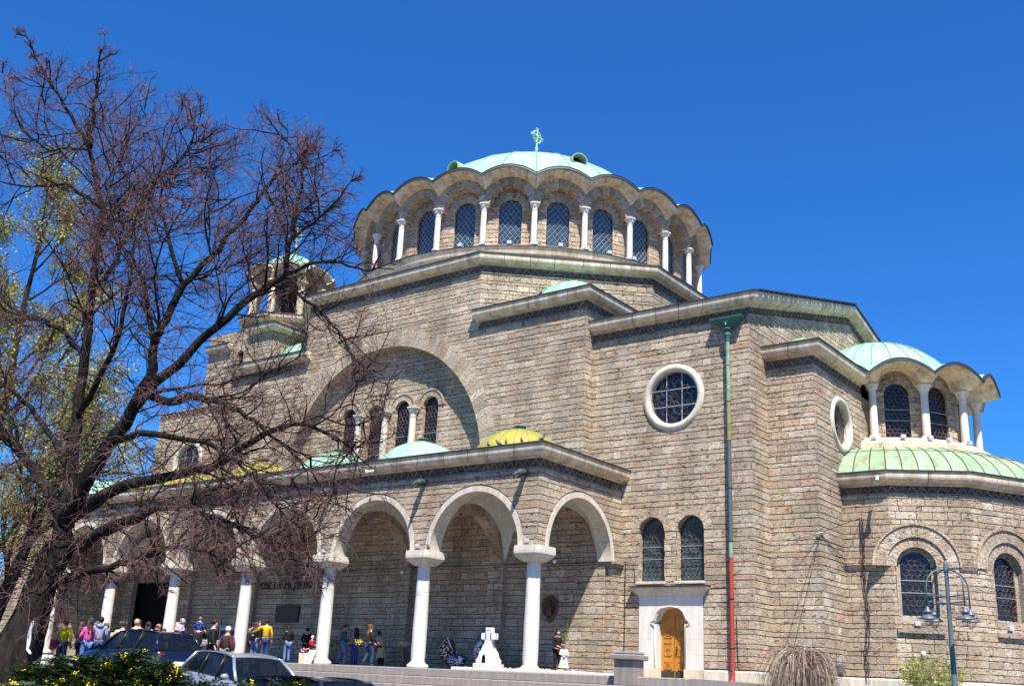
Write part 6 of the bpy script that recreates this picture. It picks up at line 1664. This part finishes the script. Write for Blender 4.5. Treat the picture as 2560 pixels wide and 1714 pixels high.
walk = {-1: ((-.10, -.16, .52), (-.10, -.10, .09)), 1: ((.10, .02, .50), (.10, .20, .12))}
G0 = -.70
gp = lambda x, y: (x, y, gz(x, y))
PP_ = [
 ('person in a yellow hooded jacket with a red bag, back turned', (-12.56, -10.84, G0), away, 1.65, 'yellow', 'darkjeans', 'hair_brown', 'bun', None, [('red_bag', CL['red'], bag(.28, .06, .85, .26, .34)), ('hood', CL['yellow'], lambda q, k, B: q.lathe([(.10, -.06), (.15, 0), (.10, .06)], 12, tuple(B(0, .06, 1.46))))]),
 ('tall grey-haired person in pale blue behind the yellow jacket', (-12.2, -11.0+.9, G0), away, 1.78, 'lavender', 'navy', 'hair_grey', 'short', None, None),
 ('woman in a pink jacket with brown hair near the trunk', (-10.2, -11.6+.2, G0), away+.9, 1.66, 'pink', 'jeans', 'hair_brown', 'long', hold, None),
 ('woman with long blonde hair and black leather jacket', (-11.69, -10.73, G0), away-.9, 1.62, 'leather', 'black', 'hair_blond', 'long', None, None),
 ('small child in a blue jacket in the crowd', (-10.4, -11.3, G0), VW+.8, 1.45, 'blue', 'navy', 'hair_brown', 'short', fold, None),
 ('person with a white cap in the crowd left of the first column', (-11.5, -10.3, G0), away-.4, 1.65, 'white', 'grey', 'hair_white', 'short', None, None),
 ('man in a lavender-grey hoodie with dark hair', (-10.46, -10.81, G0), away+.3, 1.78, 'lavender', 'darkjeans', 'hair_dark', 'short', hold, [('hood', CL['lavender'], lambda q, k, B: q.lathe([(.10, -.06), (.15, 0), (.10, .06)], 12, tuple(B(0, .06, 1.46))))]),
 ('woman with short auburn hair in a dark padded jacket', (-10.91, -10.29, G0), away-.6, 1.62, 'navy', 'black', 'hair_auburn', 'bun', None, None),
 ('woman in white and navy wearing a green leaf crown in the crowd', (-9.75, -10.4, G0), away-.3, 1.66, 'white', 'navy', 'hair_brown', 'short', hold, [('leaf_crown', 'leaf_lime', crown)]),
 ('dark-haired man holding a baby beside the bald man', (-9.7, -9.9, G0), away-.8, 1.76, 'navy', 'black', 'hair_brown', 'short', hold, None),
 ('bald man in a black top seen from behind', (-9.52, -10.03, G0), away, 1.76, 'black', 'black', 'skin', 'short', None, None),
 ('woman raising both arms with a phone left of the second visible column', (-8.33, -10.37, G0), away+.2, 1.66, 'navy', 'jeans', 'hair_dark', 'long', up, None),
 ('person in royal blue with a white and pink headband', (-8.3, -10.05, G0), away-.9, 1.52, 'royal', 'navy', 'hair_dark', 'short', None, [('headband', 'pink_petal', lambda q, k, B: q.lathe([(.092, -.02), (.10, 0), (.092, .02)], 12, tuple(B(0, -.01, 1.66))))]),
 ('grey-haired man in navy carrying a child in pale pink', (-6.57, -10.32, G0), away-.4, 1.76, 'navy', 'black', 'hair_grey', 'short', hold, None),
 ('person in a black leather jacket bending by the dark car', (-7.75, -9.57, G0), away+.3, 1.60, 'leather', 'black', 'hair_dark', 'short', None, None),
 ('man in a long black jacket carrying a child on his shoulders', (-7.6, -8.86, G0), away, 1.76, 'black', 'grey', 'hair_dark', 'short', up, None),
 ('dark-haired man in black with a white arm patch facing left', (-5.71, -9.7, G0), away-1.2, 1.80, 'black', 'black', 'hair_dark', 'short', None, [('arm_patch', CL['white'], lambda q, k, B: q.bevbox((.20, -.01, 1.28), (.255, .06, 1.35), .005))]),
 ('white-haired old man in a dark brown jacket by the stone post', (-6.78, -8.27, G0), away-.6, 1.66, 'brown', 'grey', 'hair_white', 'short', None, None),
 ('dark figure half hidden behind the fourth column from the corner', (-16.3, .6, 0), away, 1.70, 'grey', 'black', 'hair_dark', 'short', None, None),
 ('dark-clothed person just right of the fourth column from the corner', (-15.45, .3, 0), VW-.6, 1.75, 'black', 'black', 'hair_brown', 'short', None, None),
 ('woman in black with a small backpack and blue jeans', (-14.94, -.34, 0), away-.2, 1.66, 'leather', 'jeans', 'hair_brown', 'long', None, [('backpack', CL['leather'], bag(.05, .20, 1.0, .26, .30))]),
 ('person in black with a mustard yellow vest', (-14.04, -.5, 0), away+.2, 1.76, 'mustard', 'darkjeans', 'hair_dark', 'short', {-1: ((-.25, .03, 1.15), (-.26, -.06, .92)), 1: ((.34, -.16, 1.30), (.52, -.36, 1.22))}, None),
 ('dark figure lighting candles in the shade of the arcade', (-14.6, 2.4, 0), away, 1.60, 'black', 'black', 'hair_dark', 'short', hold, None),
 ('person in a black top and light blue jeans at the candle stand', (-15.0, 1.64, 0), away+.5, 1.66, 'black', 'jeans', 'hair_dark', 'long', hold, None),
 ('child in a red jacket and pale hat left of the third column', (-11.9, .28, 0), VW+1.2, 1.15, 'red', 'dusk', 'hair_white', 'short', fold, None),
 ('red-haired person in teal vest and jeans holding a leaf wreath', (-12.15, 2.31, 0), away-1.2, 1.76, 'teal', 'jeans', 'hair_red', 'short', {-1: ((-.26, -.02, 1.15), (-.16, -.28, 1.02)), 1: ((.26, -.02, 1.12), (.2, -.30, .98))}, None),
 ('dark-haired woman in a lilac top and blue trousers', (-11.87, 2.85, 0), away+.4, 1.66, 'lilac', 'royal', 'hair_dark', 'long', hold, None),
 ('woman in a brown leather jacket and jeans wearing a green leaf crown', (-9.66, 1.51, 0), away-1.0, 1.70, 'leather', 'darkjeans', 'hair_auburn', 'long', {-1: ((-.26, -.04, 1.12), (-.14, -.30, 1.02)), 1: ((.26, -.04, 1.12), (.16, -.30, .98))}, [('leaf_crown', 'leaf_lime', crown)]),
 ('person in a long beige coat bending forward', (-10.75, 3.41, 0), away+.8, 1.62, 'beige', 'black', 'hair_dark', 'coat', hold, [('coat_skirt', CL['beige'], skirt(.45, 1.0, .17, .27))]),
 ('dark-haired masked woman in a black coat holding a willow branch', (-.3, 2.13, 0), VW+.5, 1.62, 'black', 'black', 'hair_dark', 'long', hold, [('face_mask', CL['wine'], mask), ('scarf', CL['grey'], lambda q, k, B: q.lathe([(.08, -.05), (.11, 0), (.07, .05)], 12, tuple(B(0, -.01, 1.46))))]),
 ('little girl in a white floral dress beside the masked woman', (.47, 1.46, 0), VW, 1.05, 'white', 'white', 'hair_brown', 'short', fold, [('dress', CL['floral'], skirt(.38, 1.15, .14, .33, .02)), ('flower_crown', 'pink_petal', crown)]),
 ('man in a grey jacket at the back of the crowd nearest the trunk', (-14.2, -9.9, G0), away+.3, 1.76, 'grey', 'black', 'hair_brown', 'short', None, None),
 ('woman in a red coat at the back of the crowd', (-12.9, -9.4, G0), away-.5, 1.66, 'red', 'black', 'hair_dark', 'long', hold, None),
 ('woman in beige with dark hair behind the lavender hoodie', (-11.8, -9.2, G0), away+.7, 1.66, 'beige', 'navy', 'hair_dark', 'bun', None, None),
 ('tall man in black behind the woman with the leaf crown', (-10.9, -9.0, G0), away, 1.82, 'black', 'black', 'hair_dark', 'short', None, None),
 ('woman in teal raising a bouquet behind the bald man', (-10.0, -8.8, G0), away-.3, 1.68, 'teal', 'grey', 'hair_blond', 'bun', up, None),
 ('man in tan behind the person with the headband', (-9.2, -8.6, G0), away+.5, 1.76, 'tan', 'navy', 'hair_grey', 'short', hold, None),
 ('girl in palepink jumper behind the dark car roof'.replace('palepink', 'pale pink'), (-8.8, -9.4, G0), away-.8, 1.5, 'palepink', 'jeans', 'hair_brown', 'long', None, None),
 ('woman in wine red between the navy man and the child on shoulders', (-7.1, -8.0, G0), away+.4, 1.66, 'wine', 'black', 'hair_dark', 'bun', None, None),
 ('short white-haired passer-by whose head shows at the bottom edge', (18.11, -28.0, -2.17), away, 1.53, 'grey', 'black', 'hair_white', 'short', None, None)]
for lb, loc, yaw, h, top, bot, hair, style, arms, ext in PP_:
    lg = walk if 'red-haired' in lb or 'leather jacket and jeans' in lb else None
    bd = .45 if 'beige' in lb else (.3 if 'bending by' in lb else (.12 if 'red-haired' in lb else 0.))
    person(lb, loc, yaw, h, top, bot, hair, style, arms, lg, bd, ext, build_=1.08 if 'jacket' in lb else 1.)
# carried children
sit = {-1: ((-.12, -.30, .78), (-.12, -.32, .42)), 1: ((.12, -.30, .78), (.12, -.32, .42))}
person('child in a dark blue padded jacket sitting on a man\'s shoulders', (-7.6, -8.86, .78-.52+.0), away, .98, 'royal', 'navy', 'hair_blond', 'short', hold, sit, 0, None, build_=1.25)
person('toddler in pale pink carried in a man\'s arm', (-6.35, -10.55, .10), VW+.6, .92, 'palepink', 'jeans', 'hair_brown', 'short', fold, sit, 0, None, 'white', 1.2)
# held things
m = MB()
for i in range(160):
    a = rng.uniform(0, 6.28); p = Vector((-12.30-.0, 1.98, .86))+Vector((math.cos(a)*.16*.8, math.cos(a)*.16*.6, math.sin(a)*.18))+Vector((rng.gauss(0, .02), rng.gauss(0, .02), rng.gauss(0, .02))); d = Vector((rng.uniform(-1, 1), rng.uniform(-1, 1), rng.uniform(-1, 1))).normalized()*.07; n_ = d.orthogonal()*.3
    m.add([p-n_, p+n_, p+d], [(0, 1, 2)])
thingm(m, 'leaf_wreath', 'round green leaf wreath held by the red-haired person', 'wreath', 'leaf_lime')
m = MB()
for i in range(40): m.lathe([(.001, -.02), (.025, 0), (.001, .02)], 6, (-10.05+rng.gauss(0, .10), 1.25+rng.gauss(0, .05), .98+rng.gauss(0, .06)))
thingm(m, 'flower_bunch', 'bunch of bright yellow flowers held by the woman in the leather jacket', 'flowers', 'yellow_petal')
m = MB()
for i in range(26):
    P1, R1 = grow(Vector((.05, 1.95, .95)), Vector((.35, -.1, 1)).normalized(), rng.uniform(.4, .95), .006, 5, .12, .02); m.tube(P1, R1, 3, False)
    for q in P1[1:]: d = rv3().normalized()*.06; n_ = d.orthogonal()*.15; m.add([q-n_, q+n_, q+d], [(0, 1, 2)])
thingm(m, 'willow_branch', 'upright green willow branch held by the masked woman', 'branch', 'leaf_lime')
# make the skinned figures real meshes
bpy.context.view_layer.update()
dg = bpy.context.evaluated_depsgraph_get()
done = [(bpy.data.meshes.new_from_object(o.evaluated_get(dg)), o, mat, par) for o, mat, par in SK]
for me, o, mat, par in done:
    nm = o.name.split('.')[0]; old = o.data; o.modifiers.clear(); o.data = me; o.parent = par
    me.materials.clear(); me.materials.append(MAT[mat]); me.polygons.foreach_set('use_smooth', [True]*len(me.polygons)); bpy.data.meshes.remove(old)

# ------------------------------------------------------------------ town behind
def house(label, loc, w_, d_, h_, wall, roof, floors, cols, rz=0.):
    t_ = thing('town_building', label, 'building', loc, rz)
    m_ = MB(); m_.box((-w_/2, 0, 0), (w_/2, d_, h_)); m_.build('wall', wall, t_)
    m_ = MB(); m_.loft([[(-w_/2-.3, -.3, h_), (w_/2+.3, -.3, h_), (w_/2+.3, d_+.3, h_), (-w_/2-.3, d_+.3, h_)], [(-w_/2+2, 2, h_+2.6), (w_/2-2, 2, h_+2.6), (w_/2-2, d_-2, h_+2.6), (-w_/2+2, d_-2, h_+2.6)]], True); m_.build('roof', roof, t_)
    for i in range(floors):
        for j in range(cols):
            x = -w_/2+w_*(j+.5)/cols; z = 1.2+i*(h_-1)/floors; q = MB(); q.box((x-.55, -.06, z), (x+.55, .03, z+1.8)); wn = q.build('window', 'glass_dark', t_)
            q = MB(); q.box((x-.7, -.16, z-.12), (x+.7, .02, z-.003)); q.build('sill', 'plaster_white', wn)
plain('render_pale', (.62, .60, .54), .9, .1); plain('render_cream', (.58, .5, .38), .9, .1); plain('slate', (.16, .18, .18), .7, .3)
house('pale town building with green roof glimpsed through the bare tree', (-75, 24, -.7), 26, 12, 13.5, 'render_pale', 'copper', 4, 8, R(-30))
house('low grey-roofed building glimpsed behind the left end of the portico', (-66, 34, -.7), 16, 10, 12, 'render_cream', 'slate', 3, 5, R(-30))
